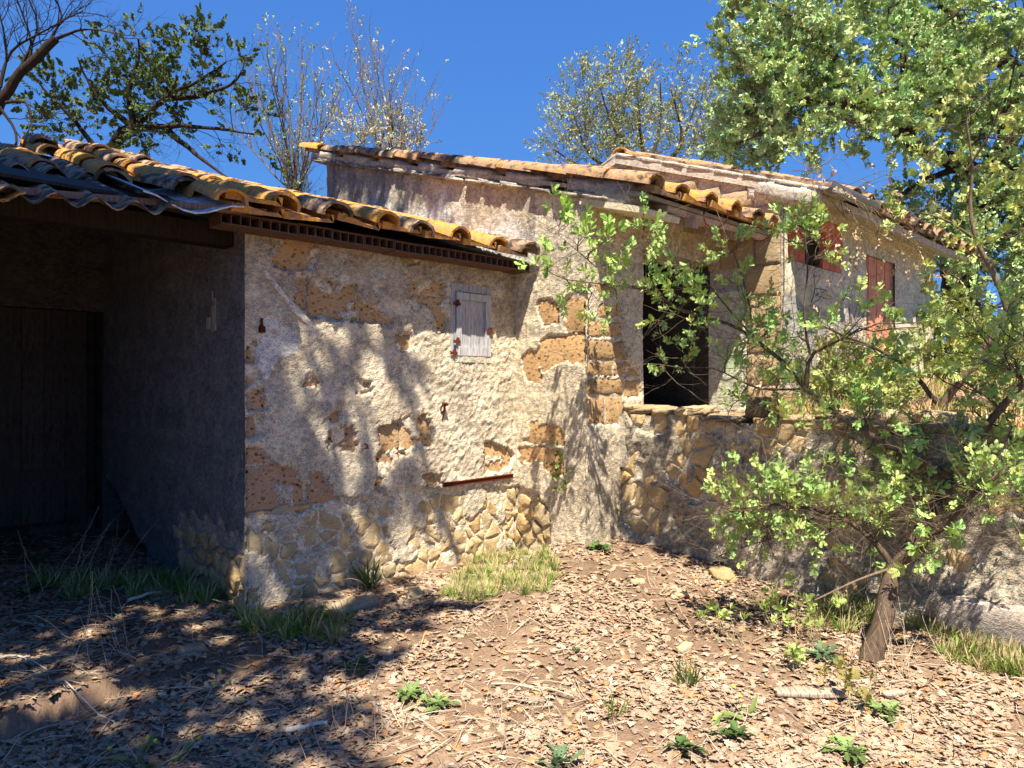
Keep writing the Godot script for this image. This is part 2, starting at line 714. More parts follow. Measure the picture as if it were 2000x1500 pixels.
func pan_tile(seed_: int) -> ArrayMesh:
	var mb := MB.new()
	var prof := PackedVector2Array([Vector2(-0.158, 0.0), Vector2(-0.158, 0.046), Vector2(-0.134, 0.05), Vector2(-0.126, 0.022), Vector2(0, 0.016), Vector2(0.126, 0.022), Vector2(0.134, 0.05), Vector2(0.158, 0.046), Vector2(0.158, 0.0)])
	var rows := 4
	for r in rows:
		var f := float(r) / (rows - 1)
		for p in prof:
			var w := lerpf(1.0, 0.95, f)
			var j := Vector3(0.006 * fbm.get_noise_2d(f * 9.0 + seed_ * 3.0, p.x * 20.0), 0.006 * fbm.get_noise_2d(p.x * 20.0 + seed_, f * 9.0), 0.0)
			if r == rows - 1:
				j.z = 0.012 * fbm.get_noise_2d(p.x * 30.0, seed_ * 9.0)
			mb.vert(Vector3(p.x * w, p.y, -0.47 * (1.0 - f)) + j, Vector3.UP, Color.WHITE)
	var m := prof.size()
	for r in rows - 1:
		for k in m:
			var q := r * m + k
			var q2 := r * m + (k + 1) % m
			mb.tri(q, q + m, q2 + m)
			mb.tri(q, q2 + m, q2)
	for e in [0, rows - 1]:
		for k in m - 2:
			if k in [1, 5]:
				continue
			var z: int = e * m
			if e == 0:
				mb.tri(z + m - 1, z + k, z + k + 1)
			else:
				mb.tri(z + m - 1, z + k + 1, z + k)
	# flat faces: give every triangle its own corners
	var flat := MB.new()
	for k in range(0, mb.i.size(), 3):
		var a := mb.v[mb.i[k]]
		var b := mb.v[mb.i[k + 2]]
		var d := mb.v[mb.i[k + 1]]
		var nn := (b - a).cross(d - a).normalized()
		var q := flat.vert(a, nn, Color.WHITE)
		flat.vert(b, nn, Color.WHITE)
		flat.vert(d, nn, Color.WHITE)
		flat.tri(q, q + 1, q + 2)
	return flat.mesh()


# A slope of pan tiles with rounded cover tiles over their joints. low is the middle of the eave's edge line at x = 0.
func tiled(roof: Node3D, x0: float, x1: float, low: Vector3, slope: float, long: float, mats: Callable, mess: Callable, skip: Callable) -> void:
	var ang := atan(slope)
	var down := Vector3(0, -sin(ang), cos(ang))
	var up := Vector3(0, cos(ang), sin(ang))
	var bs := Basis(Vector3.RIGHT, up, down)
	var pitch := 0.326
	var cols := int(round((x1 - x0) / pitch))
	var rows := int(round(long / 0.385))
	for c in cols + 1:
		for r in rows:
			var x := x0 + c * pitch
			var at := low + Vector3(x, 0, 0) - down * (r * 0.385)
			var k: float = mess.call(x, r)
			for cover in [false, true]:
				if not cover and c == cols:
					continue
				if skip.call(x, r, cover):
					continue
				var p: Vector3 = at + up * rng.randf_range(-0.006, 0.012) * k + Vector3.UP * warp.call(x, at.z)
				var tilt := Basis(Vector3.UP, rng.randf_range(-0.05, 0.05) * k) * Basis(Vector3.RIGHT, rng.randf_range(0.01, 0.05)) * Basis(Vector3.BACK, rng.randf_range(-0.05, 0.05) * k)
				if cover:
					p += up * 0.034 + down * (0.02 + rng.randf_range(-0.03, 0.03) * k) + Vector3(rng.randf_range(-0.02, 0.02) * k, 0, 0)
				else:
					p += Vector3(pitch * 0.5 + rng.randf_range(-0.006, 0.006), 0, 0) + down * rng.randf_range(-0.02, 0.02)
				var m: Mesh = covers[rng.randi() % covers.size()] if cover else pans[rng.randi() % pans.size()]
				part("cover_tile" if cover else "pan_tile", m, mats.call(x, r, cover), roof, Transform3D((bs * tilt).scaled_local(Vector3(rng.randf_range(0.93, 1.08), rng.randf_range(0.88, 1.12), rng.randf_range(0.94, 1.04)) if cover else Vector3.ONE), p))


var covers := []
var pans := []


# a solid from an outline on a wall plane, between two distances from it
func prism(mb: MB, poly: PackedVector2Array, o: Vector3, along: Vector3, out: Vector3, d0: float, d1: float, cc := Color.WHITE) -> void:
	var area := 0.0
	for k in poly.size():
		area += poly[k].cross(poly[(k + 1) % poly.size()])
	if (area < 0) != (along.cross(Vector3.UP).dot(out) < 0):
		poly = poly.duplicate()
		poly.reverse()
	var f := func(p: Vector2, d: float) -> Vector3: return o + along * p.x + Vector3.UP * p.y + out * d
	var ids := Geometry2D.triangulate_polygon(poly)
	for side in 2:
		var first := mb.v.size()
		for p in poly:
			mb.vert(f.call(p, d1 if side == 0 else d0), out if side == 0 else -out, cc)
		for k in range(0, ids.size(), 3):
			var a := mb.v[first + ids[k]]
			var b := mb.v[first + ids[k + 1]]
			var d := mb.v[first + ids[k + 2]]
			if ((b - a).cross(d - a).dot(out) > 0) == (side == 0):
				mb.tri(first + ids[k], first + ids[k + 1], first + ids[k + 2])
			else:
				mb.tri(first + ids[k], first + ids[k + 2], first + ids[k + 1])
	for k in poly.size():
		var p := poly[k]
		var q := poly[(k + 1) % poly.size()]
		mb.quad(f.call(p, d0), f.call(q, d0), f.call(q, d1), f.call(p, d1), cc)


func boxed(size: Vector3, cc := Color.WHITE) -> ArrayMesh:
	var mb := MB.new()
	mb.box(Vector3.ZERO, size, Basis(), cc)
	return mb.mesh()


func slabbed(lo: Vector3, hi: Vector3, cc := Color.WHITE) -> ArrayMesh:
	var mb := MB.new()
	mb.slab(lo, hi, cc)
	return mb.mesh()


# uneven lump of mortar or stone: a box with its faces divided and shaken
func lump(size: Vector3, seed_: float, rough := 0.10, cc := Color.WHITE) -> ArrayMesh:
	var sm := SphereMesh.new()
	sm.radius = 0.5
	sm.height = 1.0
	sm.radial_segments = 14
	sm.rings = 8
	var arr := sm.get_mesh_arrays()
	var mb := MB.new()
	mb.v = arr[Mesh.ARRAY_VERTEX]
	mb.n = arr[Mesh.ARRAY_NORMAL]
	mb.i = arr[Mesh.ARRAY_INDEX]
	for k in mb.v.size():
		var p := mb.v[k].normalized()
		var big := maxf(absf(p.x), maxf(absf(p.y), absf(p.z)))
		var q := p.lerp(p / big, 0.86) * 0.5
		q *= 1.0 + rough * 2.0 * fbm.get_noise_3d(p.x * 2.0 + seed_, p.y * 2.0, p.z * 2.0 + seed_) + rough * fine.get_noise_3d(p.x * 5.0, p.y * 5.0 + seed_, p.z * 5.0)
		mb.v[k] = q * size
		mb.c.append(cc)
	mb.smooth()
	return mb.mesh()


func plaster_col(a: float, y: float) -> Color:
	var t := 0.5 + 0.5 * fbm.get_noise_2d(a * 1.6, y * 1.6)
	var c := Color(0.88, 0.75, 0.54).lerp(Color(0.80, 0.72, 0.58), t)
	var s := fbm.get_noise_2d(a * 4.0 + 20.0, y * 4.0)
	c = c * (1.0 + 0.22 * s)
	return c


func make_shed() -> void:
	var t := building("farm_shed", "low stone shed with flaking plaster, orange lichened tile roof and small grey shutter", "shed", Vector3(0, 0.3, 0))
	# ---- front wall
	var polys := []
	for q in [
		[530, 502, 548, 490, 554, 472, 593, 460, 623, 464, 623, 496, 618, 527, 575, 529, 530, 520],
		[577, 534, 598, 532, 600, 585, 597, 602, 572, 600, 580, 570],
		[603, 544, 655, 549, 661, 560, 694, 560, 701, 591, 722, 598, 739, 609, 767, 636, 715, 630, 600, 621],
		[775, 494, 805, 492, 818, 512, 790, 520],
		[803, 548, 868, 553, 872, 645, 858, 655, 846, 615, 828, 592, 808, 608, 801, 590],
		[478, 665, 502, 665, 500, 712, 478, 712], [478, 716, 505, 719, 519, 790, 517, 803, 478, 803], [478, 812, 516, 812, 514, 850, 478, 855],
		[640, 808, 662, 808, 664, 832, 690, 835, 696, 880, 640, 885], [690, 742, 722, 745, 724, 770, 694, 768], [592, 735, 622, 738, 622, 756, 594, 754],
		[771, 652, 797, 655, 799, 687, 773, 686],
		[737, 835, 786, 822, 795, 812, 830, 810, 848, 850, 845, 872, 790, 876, 760, 882, 740, 885],
		[736, 884, 795, 878, 800, 888, 752, 905, 748, 960, 733, 965, 733, 930],
		[478, 872, 500, 878, 520, 890, 520, 903, 478, 906],
		[478, 905, 505, 900, 552, 910, 595, 925, 630, 925, 640, 950, 652, 963, 672, 972, 595, 995, 478, 1008],
		[943, 866, 960, 863, 975, 872, 998, 880, 995, 918, 945, 926], [826, 926, 864, 924, 865, 952, 827, 953],
	]:
		polys.append(outline(q, 2, 0.0))
	var low := outline([478, 1003, 600, 988, 680, 974, 735, 967, 790, 950, 860, 956, 930, 950, 1012, 948, 1012, 1120, 1000, 1300, 478, 1300], 2, 0.0)
	var pb := bounds(polys)
	var lb: Array = bounds([low])
	var w0 := on(877, 620, 2, 0.0).x
	var w1 := on(957, 630, 2, 0.0).x
	var wt := on(917, 555, 2, 0.0).y
	var wb := on(917, 703, 2, 0.0).y
	var crack := outline([510, 528, 524, 543, 560, 590, 600, 632], 2, 0.0)
	var pale := outline([495, 690, 500, 650, 520, 620, 560, 640, 580, 655, 572, 690, 540, 700, 525, 740, 505, 745], 2, 0.0)
	var shape := func(a: float, y: float) -> Array:
		var wob := Vector2(fbm.get_noise_2d(a * 9.0, y * 9.0) + 0.5 * fine.get_noise_2d(a * 9.0, y * 9.0), fbm.get_noise_2d(a * 9.0 + 50.0, y * 9.0) + 0.5 * fine.get_noise_2d(a * 9.0 + 7.0, y * 9.0))
		var p := Vector2(a, y) + wob * 0.022
		var rough := fine.get_noise_2d(a * 16.0, y * 16.0)
		var coarse := fbm.get_noise_2d(a * 26.0, y * 26.0)
		var c := plaster_col(a, y)
		if in_any(p, polys, pb):
			# skims of mortar still cling to the blocks
			if fbm.get_noise_2d(a * 5.0 + 33.0, y * 5.0) > 0.20:
				return [0.000 + 0.004 * rough, Color(0.86, 0.75, 0.58) * (1.0 + 0.2 * coarse)]
			return [-0.022 + 0.004 * rough, Color(0.78, 0.68, 0.52) * (1.0 + 0.2 * coarse)]
		var worn := in_any(Vector2(a, y) + wob * 0.11, polys, pb)
		if lb[0].has_point(p) and Geometry2D.is_point_in_polygon(p, low):
			var rest := fbm.get_noise_2d(a * 2.6 + 11.0, y * 2.6) + smoothstep(0.75, 0.1, a) * 0.32
			if rest > 0.22:
				return [0.010 + 0.005 * rough, Color(0.82, 0.73, 0.57) * (0.95 + 0.2 * coarse)]
			return [-0.007 + 0.007 * rough + 0.004 * coarse, Color(0.92, 0.82, 0.62) * (1.0 + 0.2 * rough)]
		var lively := smoothstep(0.9, 1.5, a) * 0.006 + 0.003
		var d := 0.016 + 0.010 * fbm.get_noise_2d(a * 2.0, y * 2.0) + lively * (rough + 0.7 * coarse)
		# thick and thin coats of different mortars
		var coat := fbm.get_noise_2d(a * 2.4 + 90.0, y * 2.4)
		if coat > 0.10:
			d += 0.005
			c = c.lerp(Color(0.92, 0.81, 0.62), 0.5)
		elif coat < -0.16:
			c = c.lerp(Color(0.66, 0.57, 0.44), 0.8)
		if Geometry2D.is_point_in_polygon(p, pale):
			c = Color(0.95, 0.91, 0.84)
			d = 0.020 + 0.001 * rough
		elif worn:
			# thin coat that shows the tuff below
			c = c.lerp(Color(0.92, 0.66, 0.44), 0.45 + 0.5 * rough)
			d -= 0.007
		# stain under the eaves and damp towards the foot
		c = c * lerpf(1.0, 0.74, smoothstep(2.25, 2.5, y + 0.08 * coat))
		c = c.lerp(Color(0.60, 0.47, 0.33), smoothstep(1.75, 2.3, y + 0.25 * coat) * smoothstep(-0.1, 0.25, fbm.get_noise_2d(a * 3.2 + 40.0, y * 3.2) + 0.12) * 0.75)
		return [d, c]
	var keep := func(a: float, y: float) -> bool:
		return not (a > w0 and a < w1 and y > wb and y < wt)
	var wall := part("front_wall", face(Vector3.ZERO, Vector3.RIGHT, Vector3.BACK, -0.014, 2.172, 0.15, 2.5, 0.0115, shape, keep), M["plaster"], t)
	# squared tuff blocks behind the lost plaster
	for q in [[526, 462, 625, 530], [574, 531, 600, 603], [602, 541, 703, 624], [705, 566, 770, 634], [770, 488, 822, 520], [802, 546, 872, 573], [802, 577, 873, 656], [478, 664, 505, 713],
			[478, 718, 521, 804], [478, 812, 519, 857], [636, 806, 698, 887], [688, 740, 726, 772], [590, 733, 624, 757], [769, 650, 801, 688], [734, 828, 783, 884], [786, 806, 850, 878], [730, 886, 803, 967],
			[478, 872, 522, 905], [478, 907, 594, 997], [601, 916, 678, 981], [940, 860, 1000, 927], [824, 923, 867, 955]]:
		var p := on(q[0], (q[1] + q[3]) * 0.5, 2, 0.0)
		var r := on(q[2], (q[1] + q[3]) * 0.5, 2, 0.0)
		var mid: float = (q[0] + q[2]) * 0.5
		var y1 := on(mid, q[1], 2, 0.0).y
		var y0 := on(mid, q[3], 2, 0.0).y
		var tone := Color(1.0, 0.95, 0.88) * rng.randf_range(0.75, 1.0)
		if q[1] < 660:
			tone = Color(1.0, 0.92, 0.80) * rng.randf_range(0.75, 0.95)
		if q[1] > 700 and q[0] < 700:
			tone = Color(0.95, 0.86, 0.88) * rng.randf_range(0.8, 0.95)
		part("tuff_block", block(Vector3.ZERO, Vector3.RIGHT, Vector3.BACK, maxf(p.x, 0.004), y0, r.x, y1, -0.010, tone), M["tuff"], wall)
	# rubble footing
	var pts := []
	for j in 10:
		for k in 18:
			pts.append(Vector2(k * 0.128 + (j % 2) * 0.062 + rng.randf_range(-0.058, 0.058) - 0.02, 0.20 + j * 0.095 + rng.randf_range(-0.042, 0.042)))
	var cl := cells(pts, Rect2(0.0, 0.1, 2.19, 1.15), 0.007)
	for k in cl.size():
		var c: PackedVector2Array = cl[k]
		if c.size() < 3:
			continue
		if not Geometry2D.is_point_in_polygon(pts[k], low) or pts[k].x < 0.0:
			continue
		var over := false
		for p in c:
			over = over or not Geometry2D.is_point_in_polygon(p, low)
		if over and rng.randf() < 0.75:
			continue
		part("rubble_stone", rubble(Vector3.ZERO, Vector3.RIGHT, Vector3.BACK, c, rng.randf_range(-0.007, 0.005), stone_tone().lerp(Color(0.92, 0.88, 0.78), 0.3), k * 1.7), M["stone"], wall)
	# thin bricks bedded above the footing on the left
	for q in [[484, 1008, 560, 996], [562, 994, 608, 985]]:
		var p := on(q[0], q[1], 2, 0.0)
		var r := on(q[2], q[3], 2, 0.0)
		part("brick", block(Vector3.ZERO, Vector3.RIGHT, Vector3.BACK, p.x, p.y - 0.02, r.x, p.y + 0.014, 0.004, Color(1.0, 0.8, 0.62)), M["stone"], wall)
	var core := MB.new()
	core.slab(Vector3(0.03, 0.1, -0.42), Vector3(w0, 2.56, -0.05), Color(0.6, 0.55, 0.47))
	core.slab(Vector3(w1, 0.1, -0.42), Vector3(2.17, 2.56, -0.05), Color(0.6, 0.55, 0.47))
	core.slab(Vector3(w0, wt, -0.42), Vector3(w1, 2.56, -0.05), Color(0.6, 0.55, 0.47))
	core.slab(Vector3(w0, 0.1, -0.42), Vector3(w1, wb, -0.05), Color(0.7, 0.66, 0.54))
	core.slab(Vector3(w0, wb, -0.42), Vector3(w1, wt, -0.20), Color(0.3, 0.28, 0.25))
	# reveals of the little window
	for e in [[w0 - 0.002, w0 + 0.008, wb, wt], [w1 - 0.008, w1 + 0.002, wb, wt]]:
		core.slab(Vector3(e[0], e[2], -0.06), Vector3(e[1], e[3], 0.012), Color(0.7, 0.64, 0.52))
	core.slab(Vector3(w0 - 0.005, wb - 0.02, -0.06), Vector3(w1 + 0.004, wb + 0.03, 0.022), Color(0.78, 0.74, 0.6))
	core.slab(Vector3(w0 - 0.02, wt - 0.01, -0.06), Vector3(w1 + 0.02, wt + 0.05, 0.008), Color(0.62, 0.58, 0.5))
	part("wall_core", core.mesh(), M["plaster"], t)
	# ---- shutter
	var grey := Color(0.52, 0.54, 0.60)
	var sw := w1 - w0
	var leaf := Node3D.new()
	leaf.name = "shutter"
	t.add_child(leaf)
	leaf.position = Vector3(w0, wb + 0.03, -0.02) - Vector3(0, 0.3, 0)
	var ht := wt - wb - 0.04
	part("frame", slabbed(Vector3(0.010, 0, 0), Vector3(0.047, ht, 0.034), grey * 0.92), M["board"], leaf)
	part("frame", slabbed(Vector3(0.048, ht - 0.055, 0), Vector3(sw - 0.008, ht, 0.030), grey * 0.8), M["board"], leaf)
	for q in [[0.052, 0.0, 0.098, ht - 0.06], [sw - 0.062, 0.0, sw - 0.014, ht - 0.06]]:
		part("stile", slabbed(Vector3(q[0], q[1], 0.008), Vector3(q[2], q[3], 0.047), grey), M["board"], leaf)
	part("rail", slabbed(Vector3(0.099, ht - 0.115, 0.008), Vector3(sw - 0.063, ht - 0.062, 0.045), grey * 0.95), M["board"], leaf)
	part("rail", slabbed(Vector3(0.099, 0.0, 0.008), Vector3(sw - 0.063, 0.062, 0.045), grey), M["board"], leaf)
	for k in 3:
		var pw := (sw - 0.162) / 3.0
		part("panel_board", slabbed(Vector3(0.0995 + k * pw, 0.063, 0.01), Vector3(0.0985 + (k + 1) * pw, ht - 0.116, 0.024 + 0.002 * (k % 2)), grey * rng.randf_range(0.86, 1.0)), M["board"], leaf)
	for q in [[0.05, ht - 0.15], [0.05, 0.10], [0.02, 0.015], [sw - 0.03, ht * 0.36]]:
		var hb := MB.new()
		hb.box(Vector3(q[0], q[1], 0.052), Vector3(0.062, 0.022, 0.008))
		hb.tube(PackedVector3Array([Vector3(q[0], q[1] - 0.022, 0.054), Vector3(q[0], q[1] + 0.022, 0.054)]), PackedFloat32Array([0.009, 0.009]), 8, Color.WHITE)
		hb.box(Vector3(q[0] + 0.012, q[1] + 0.016, 0.05), Vector3(0.02, 0.03, 0.006))
		part("rusty_hinge", hb.mesh(), M["rust"], leaf)
	# ---- iron things in the wall
	var ring := MB.new()
	var c0 := on(865, 797, 2, 0.03)
	var loop := PackedVector3Array()
	var rr := PackedFloat32Array()
	for k in 13:
		var a := TAU * k / 12.0
		loop.append(c0 + Vector3(cos(a) * 0.017 - 0.006, sin(a) * 0.030, 0.010 + 0.012 * sin(a)))
		rr.append(0.0055)
	ring.tube(loop, rr, 7, Color(0.5, 0.4, 0.4))
	ring.tube(PackedVector3Array([c0 + Vector3(0.012, 0.03, -0.05), c0 + Vector3(0.012, 0.03, 0.02), c0 + Vector3(0.010, 0.026, 0.034)]), PackedFloat32Array([0.010, 0.011, 0.012]), 8, Color(0.8, 0.5, 0.5))
	ring.tube(PackedVector3Array([c0 + Vector3(0.008, -0.02, 0.008), c0 + Vector3(0.0, -0.05, 0.004), c0 + Vector3(-0.006, -0.085, 0.0)]), PackedFloat32Array([0.007, 0.006, 0.004]), 7, Color(0.4, 0.35, 0.35))
	single("tethering_ring", ring.mesh(), M["rust"], "rusty iron ring hanging from a staple in the sunlit plaster below the shutter", "iron ring", TB)
	var hook := MB.new()
	var c1 := on(714, 872, 2, 0.025)
	var hk := PackedVector3Array()
	var hr := PackedFloat32Array()
	for k in 8:
		var a := -2.0 + k * 0.62
		hk.append(c1 + Vector3(cos(a) * 0.016, sin(a) * 0.017, 0.004 * sin(a)))
		hr.append(0.0032)
	hook.tube(hk, hr, 6, Color(0.22, 0.22, 0.24))
	single("wire_hook", hook.mesh(), M["rust"], "tiny black C-shaped wire hook in the plaster between the tuff blocks", "hook", TB)
	var pin := MB.new()
	var c2 := on(509, 640, 2, 0.02)
	pin.tube(PackedVector3Array([c2 + Vector3(0, -0.02, 0.012), c2 + Vector3(0, 0.01, 0.014), c2 + Vector3(0.0, 0.012, 0.014), c2 + Vector3(0.0, 0.055, 0.014)]), PackedFloat32Array([0.014, 0.016, 0.008, 0.008]), 8, Color(0.75, 0.6, 0.6))
	pin.box(c2 + Vector3(0.004, -0.012, 0.0), Vector3(0.03, 0.035, 0.05), Basis(), Color(0.8, 0.55, 0.5))
	single("hinge_pin", pin.mesh(), M["rust"], "rusty gate hinge pin standing up from the pale patched plaster near the corner", "hinge pin", TB)
	var bar := MB.new()
	var b0 := on(866, 947, 2, 0.02)
	var b1 := on(1000, 929, 2, 0.02)
	var bd := (b1 - b0).normalized()
	bar.box((b0 + b1) * 0.5, Vector3((b1 - b0).length(), 0.030, 0.03), Basis(bd, bd.cross(Vector3.BACK).normalized() * -1.0, Vector3.BACK), Color(1.0, 0.72, 0.7))
	bar.box((b0 + b1) * 0.5 + Vector3(0, 0.014, 0.006), Vector3((b1 - b0).length(), 0.006, 0.034), Basis(bd, bd.cross(Vector3.BACK).normalized() * -1.0, Vector3.BACK), Color(0.9, 0.62, 0.6))
	single("iron_bar", bar.mesh(), M["rust"], "rusty red iron bar lying along the sunlit wall above the rubble footing", "iron bar", TB)
	# mortar strip running down a crack
	for k in 3:
		var p := Vector3(crack[k].x, crack[k].y, 0.0)
		var q := Vector3(crack[k + 1].x, crack[k + 1].y, 0.0)
		var dd := (q - p).normalized()
		var b := Basis(dd, Vector3.BACK.cross(dd), Vector3.BACK)
		part("mortar_strip", lump(Vector3((q - p).length() * 1.06, 0.030 if k < 2 else 0.05, 0.05), k * 3.0, 0.07, Color(0.95, 0.86, 0.74)), M["concrete"], wall, Transform3D(b, (p + q) * 0.5 + Vector3(0, 0, 0.008)))
	# ---- hollow bricks under the eave
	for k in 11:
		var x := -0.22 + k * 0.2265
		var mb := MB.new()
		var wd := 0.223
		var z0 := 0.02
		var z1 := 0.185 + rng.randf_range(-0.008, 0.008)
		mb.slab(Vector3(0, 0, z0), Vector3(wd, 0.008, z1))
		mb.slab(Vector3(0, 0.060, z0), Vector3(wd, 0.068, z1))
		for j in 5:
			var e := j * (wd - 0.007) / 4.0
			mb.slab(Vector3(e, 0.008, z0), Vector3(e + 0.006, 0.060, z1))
		mb.slab(Vector3(0.007, 0.008, z0), Vector3(wd - 0.007, 0.060, z0 + 0.02), Color(0.1, 0.08, 0.08))  # near-black backing paints the shade deep in the holes
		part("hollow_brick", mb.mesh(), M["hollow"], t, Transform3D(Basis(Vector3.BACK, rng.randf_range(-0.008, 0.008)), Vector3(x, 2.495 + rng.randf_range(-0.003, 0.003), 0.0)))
	# ---- walls and door of the left open bay, its shade put into their colours
	var ragged := outline([100, 930, 205, 930, 232, 970, 252, 1010, 272, 1050, 288, 1075, 296, 1130, 100, 1200], 0, 0.0)
	var shape2 := func(a: float, y: float) -> Array:
		var s := fbm.get_noise_2d(a * 1.5 + 70.0, y * 1.5)
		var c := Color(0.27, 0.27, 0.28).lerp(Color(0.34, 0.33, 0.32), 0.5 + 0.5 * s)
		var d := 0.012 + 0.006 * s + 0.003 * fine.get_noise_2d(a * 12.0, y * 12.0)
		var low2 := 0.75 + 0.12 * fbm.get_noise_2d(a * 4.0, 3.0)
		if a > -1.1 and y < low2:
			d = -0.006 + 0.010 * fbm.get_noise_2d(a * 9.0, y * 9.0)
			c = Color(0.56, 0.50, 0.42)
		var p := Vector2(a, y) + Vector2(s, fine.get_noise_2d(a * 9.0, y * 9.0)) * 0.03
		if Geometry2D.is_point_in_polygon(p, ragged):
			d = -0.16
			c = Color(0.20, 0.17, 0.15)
		return [d, c * (1.0 + 0.15 * fbm.get_noise_2d(a * 6.0, y * 6.0))]
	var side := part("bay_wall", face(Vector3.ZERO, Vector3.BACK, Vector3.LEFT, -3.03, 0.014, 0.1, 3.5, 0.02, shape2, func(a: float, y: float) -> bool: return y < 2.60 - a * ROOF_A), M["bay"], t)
	pts = []
	for j in 6:
		for k in 9:
			pts.append(Vector2(-1.15 + k * 0.135 + (j % 2) * 0.06 + rng.randf_range(-0.04, 0.04), 0.2 + j * 0.10 + rng.randf_range(-0.03, 0.03)))
	cl = cells(pts, Rect2(-1.2, 0.1, 1.2, 0.72), 0.012)
	for k in cl.size():
		if cl[k].size() >= 3 and pts[k].y < 0.66 and rng.randf() < 0.9:
			part("rubble_stone", rubble(Vector3.ZERO, Vector3.BACK, Vector3.LEFT, cl[k], rng.randf_range(0.0, 0.03), stone_tone() * 0.95, k * 2.3), M["stone"], side)
	core = MB.new()
	prism(core, PackedVector2Array([Vector2(-3.0, 0.1), Vector2(-0.03, 0.1), Vector2(-0.03, 2.57), Vector2(-3.0, 3.46)]), Vector3.ZERO, Vector3.BACK, Vector3.LEFT, -0.3, -0.18, Color(0.5, 0.46, 0.42))
	part("bay_wall_core", core.mesh(), M["smooth_plaster"], t)
	core = MB.new()
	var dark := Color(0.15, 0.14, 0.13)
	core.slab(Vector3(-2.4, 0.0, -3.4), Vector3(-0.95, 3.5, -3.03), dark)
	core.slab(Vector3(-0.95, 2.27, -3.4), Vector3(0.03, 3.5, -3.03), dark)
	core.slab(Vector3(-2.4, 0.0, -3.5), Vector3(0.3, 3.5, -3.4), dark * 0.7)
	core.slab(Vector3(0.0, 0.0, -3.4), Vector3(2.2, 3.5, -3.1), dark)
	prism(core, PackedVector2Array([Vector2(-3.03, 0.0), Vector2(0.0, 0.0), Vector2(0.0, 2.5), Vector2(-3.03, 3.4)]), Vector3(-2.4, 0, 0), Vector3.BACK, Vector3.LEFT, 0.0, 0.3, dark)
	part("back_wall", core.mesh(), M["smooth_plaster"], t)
	var door := Node3D.new()
	door.name = "plank_door"
	t.add_child(door)
	door.position = Vector3(-0.94, 0.0, -3.06)
	for k in 5:
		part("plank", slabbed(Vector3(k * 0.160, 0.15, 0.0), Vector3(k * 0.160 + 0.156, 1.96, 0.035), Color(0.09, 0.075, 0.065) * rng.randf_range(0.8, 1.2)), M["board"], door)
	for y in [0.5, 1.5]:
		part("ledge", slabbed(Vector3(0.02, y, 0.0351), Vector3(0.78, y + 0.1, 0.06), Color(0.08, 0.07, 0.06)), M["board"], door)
	var bm := MB.new()
	bm.box(Vector3(-1.15, 2.475, 0.27), Vector3(2.3, 0.032, 0.03), Basis(Vector3.BACK, 0.085), Color(0.30, 0.19, 0.14))
	part("fascia_board", bm.mesh(), M["board"], t)
	part("bay_beam", slabbed(Vector3(-2.4, 2.44, -0.26), Vector3(-0.02, 2.56, -0.14), Color(0.03, 0.025, 0.022)), M["board"], t)  # near-black colour in place of the shade behind the eave
	# latch plate on the bay wall
	var la := MB.new()
	var lp := on(417, 615, 0, -0.014)
	la.box(lp, Vector3(0.012, 0.20, 0.07), Basis(), Color(0.42, 0.40, 0.36))
	la.box(lp + Vector3(-0.012, 0.02, 0.01), Vector3(0.012, 0.26, 0.018), Basis(), Color(0.30, 0.27, 0.24))
	la.box(lp + Vector3(-0.012, 0.07, -0.02), Vector3(0.014, 0.02, 0.12), Basis(), Color(0.26, 0.22, 0.2))
	la.box(lp + Vector3(-0.010, -0.05, -0.045), Vector3(0.02, 0.07, 0.05), Basis(), Color(0.55, 0.52, 0.46))
	single("door_latch", la.mesh(), M["board"], "old wooden latch and plate fixed on the shaded grey wall of the open bay", "latch", TB)
	# ---- roof; boards and rafters coloured near-black to paint the shade below
	var deck := MB.new()
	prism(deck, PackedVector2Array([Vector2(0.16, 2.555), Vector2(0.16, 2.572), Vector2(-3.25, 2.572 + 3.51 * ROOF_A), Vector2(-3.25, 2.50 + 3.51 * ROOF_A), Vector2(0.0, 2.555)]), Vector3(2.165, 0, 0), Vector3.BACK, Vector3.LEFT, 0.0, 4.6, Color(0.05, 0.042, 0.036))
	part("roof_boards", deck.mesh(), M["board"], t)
	for k in 4:
		var x := -2.1 + k * 0.62
		var bb := MB.new()
		var an := atan(ROOF_A)
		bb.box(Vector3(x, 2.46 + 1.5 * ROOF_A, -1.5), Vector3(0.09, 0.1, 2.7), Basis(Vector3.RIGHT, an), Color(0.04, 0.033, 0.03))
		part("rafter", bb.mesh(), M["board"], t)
	var roof := Node3D.new()
	roof.name = "tile_roof"
	t.add_child(roof)
	roof.position = Vector3(0, -0.3, 0)
	# the old roof sags at its left eave and rises towards the left ridge
	warp = func(x: float, z: float) -> float:
		var left := smoothstep(0.5, -1.3, x)
		return left * lerpf(-0.13, 0.13, smoothstep(0.4, -2.8, z)) - smoothstep(-0.3, -1.1, x) * smoothstep(0.0, -2.8, z) * 0.27 + 0.012 * fbm.get_noise_2d(x * 2.0, z * 2.0)
	tiled(roof, -1.86, 2.05, Vector3(0, 2.585, 0.285), ROOF_A, 3.5,
		func(x: float, r: int, _cv: bool) -> Material:
			var p := rng.randf()
			var far := smoothstep(1.0, 5.0, float(r))
			if p < 0.76 - 0.5 * far: return M["tile_orange"]
			if p < 0.88 - 0.35 * far: return M["tile_mixed"]
			return M["tile_moss"] if rng.randf() < 0.3 else M["tile_grey"],
		func(x: float, _r: int) -> float: return lerpf(2.4, 1.4, smoothstep(-0.6, 0.7, x)),
		func(x: float, r: int, cv: bool) -> bool: return (x < -0.45 and r < 3) or (x < 0.0 and r < 1 and not cv and x < -0.4))
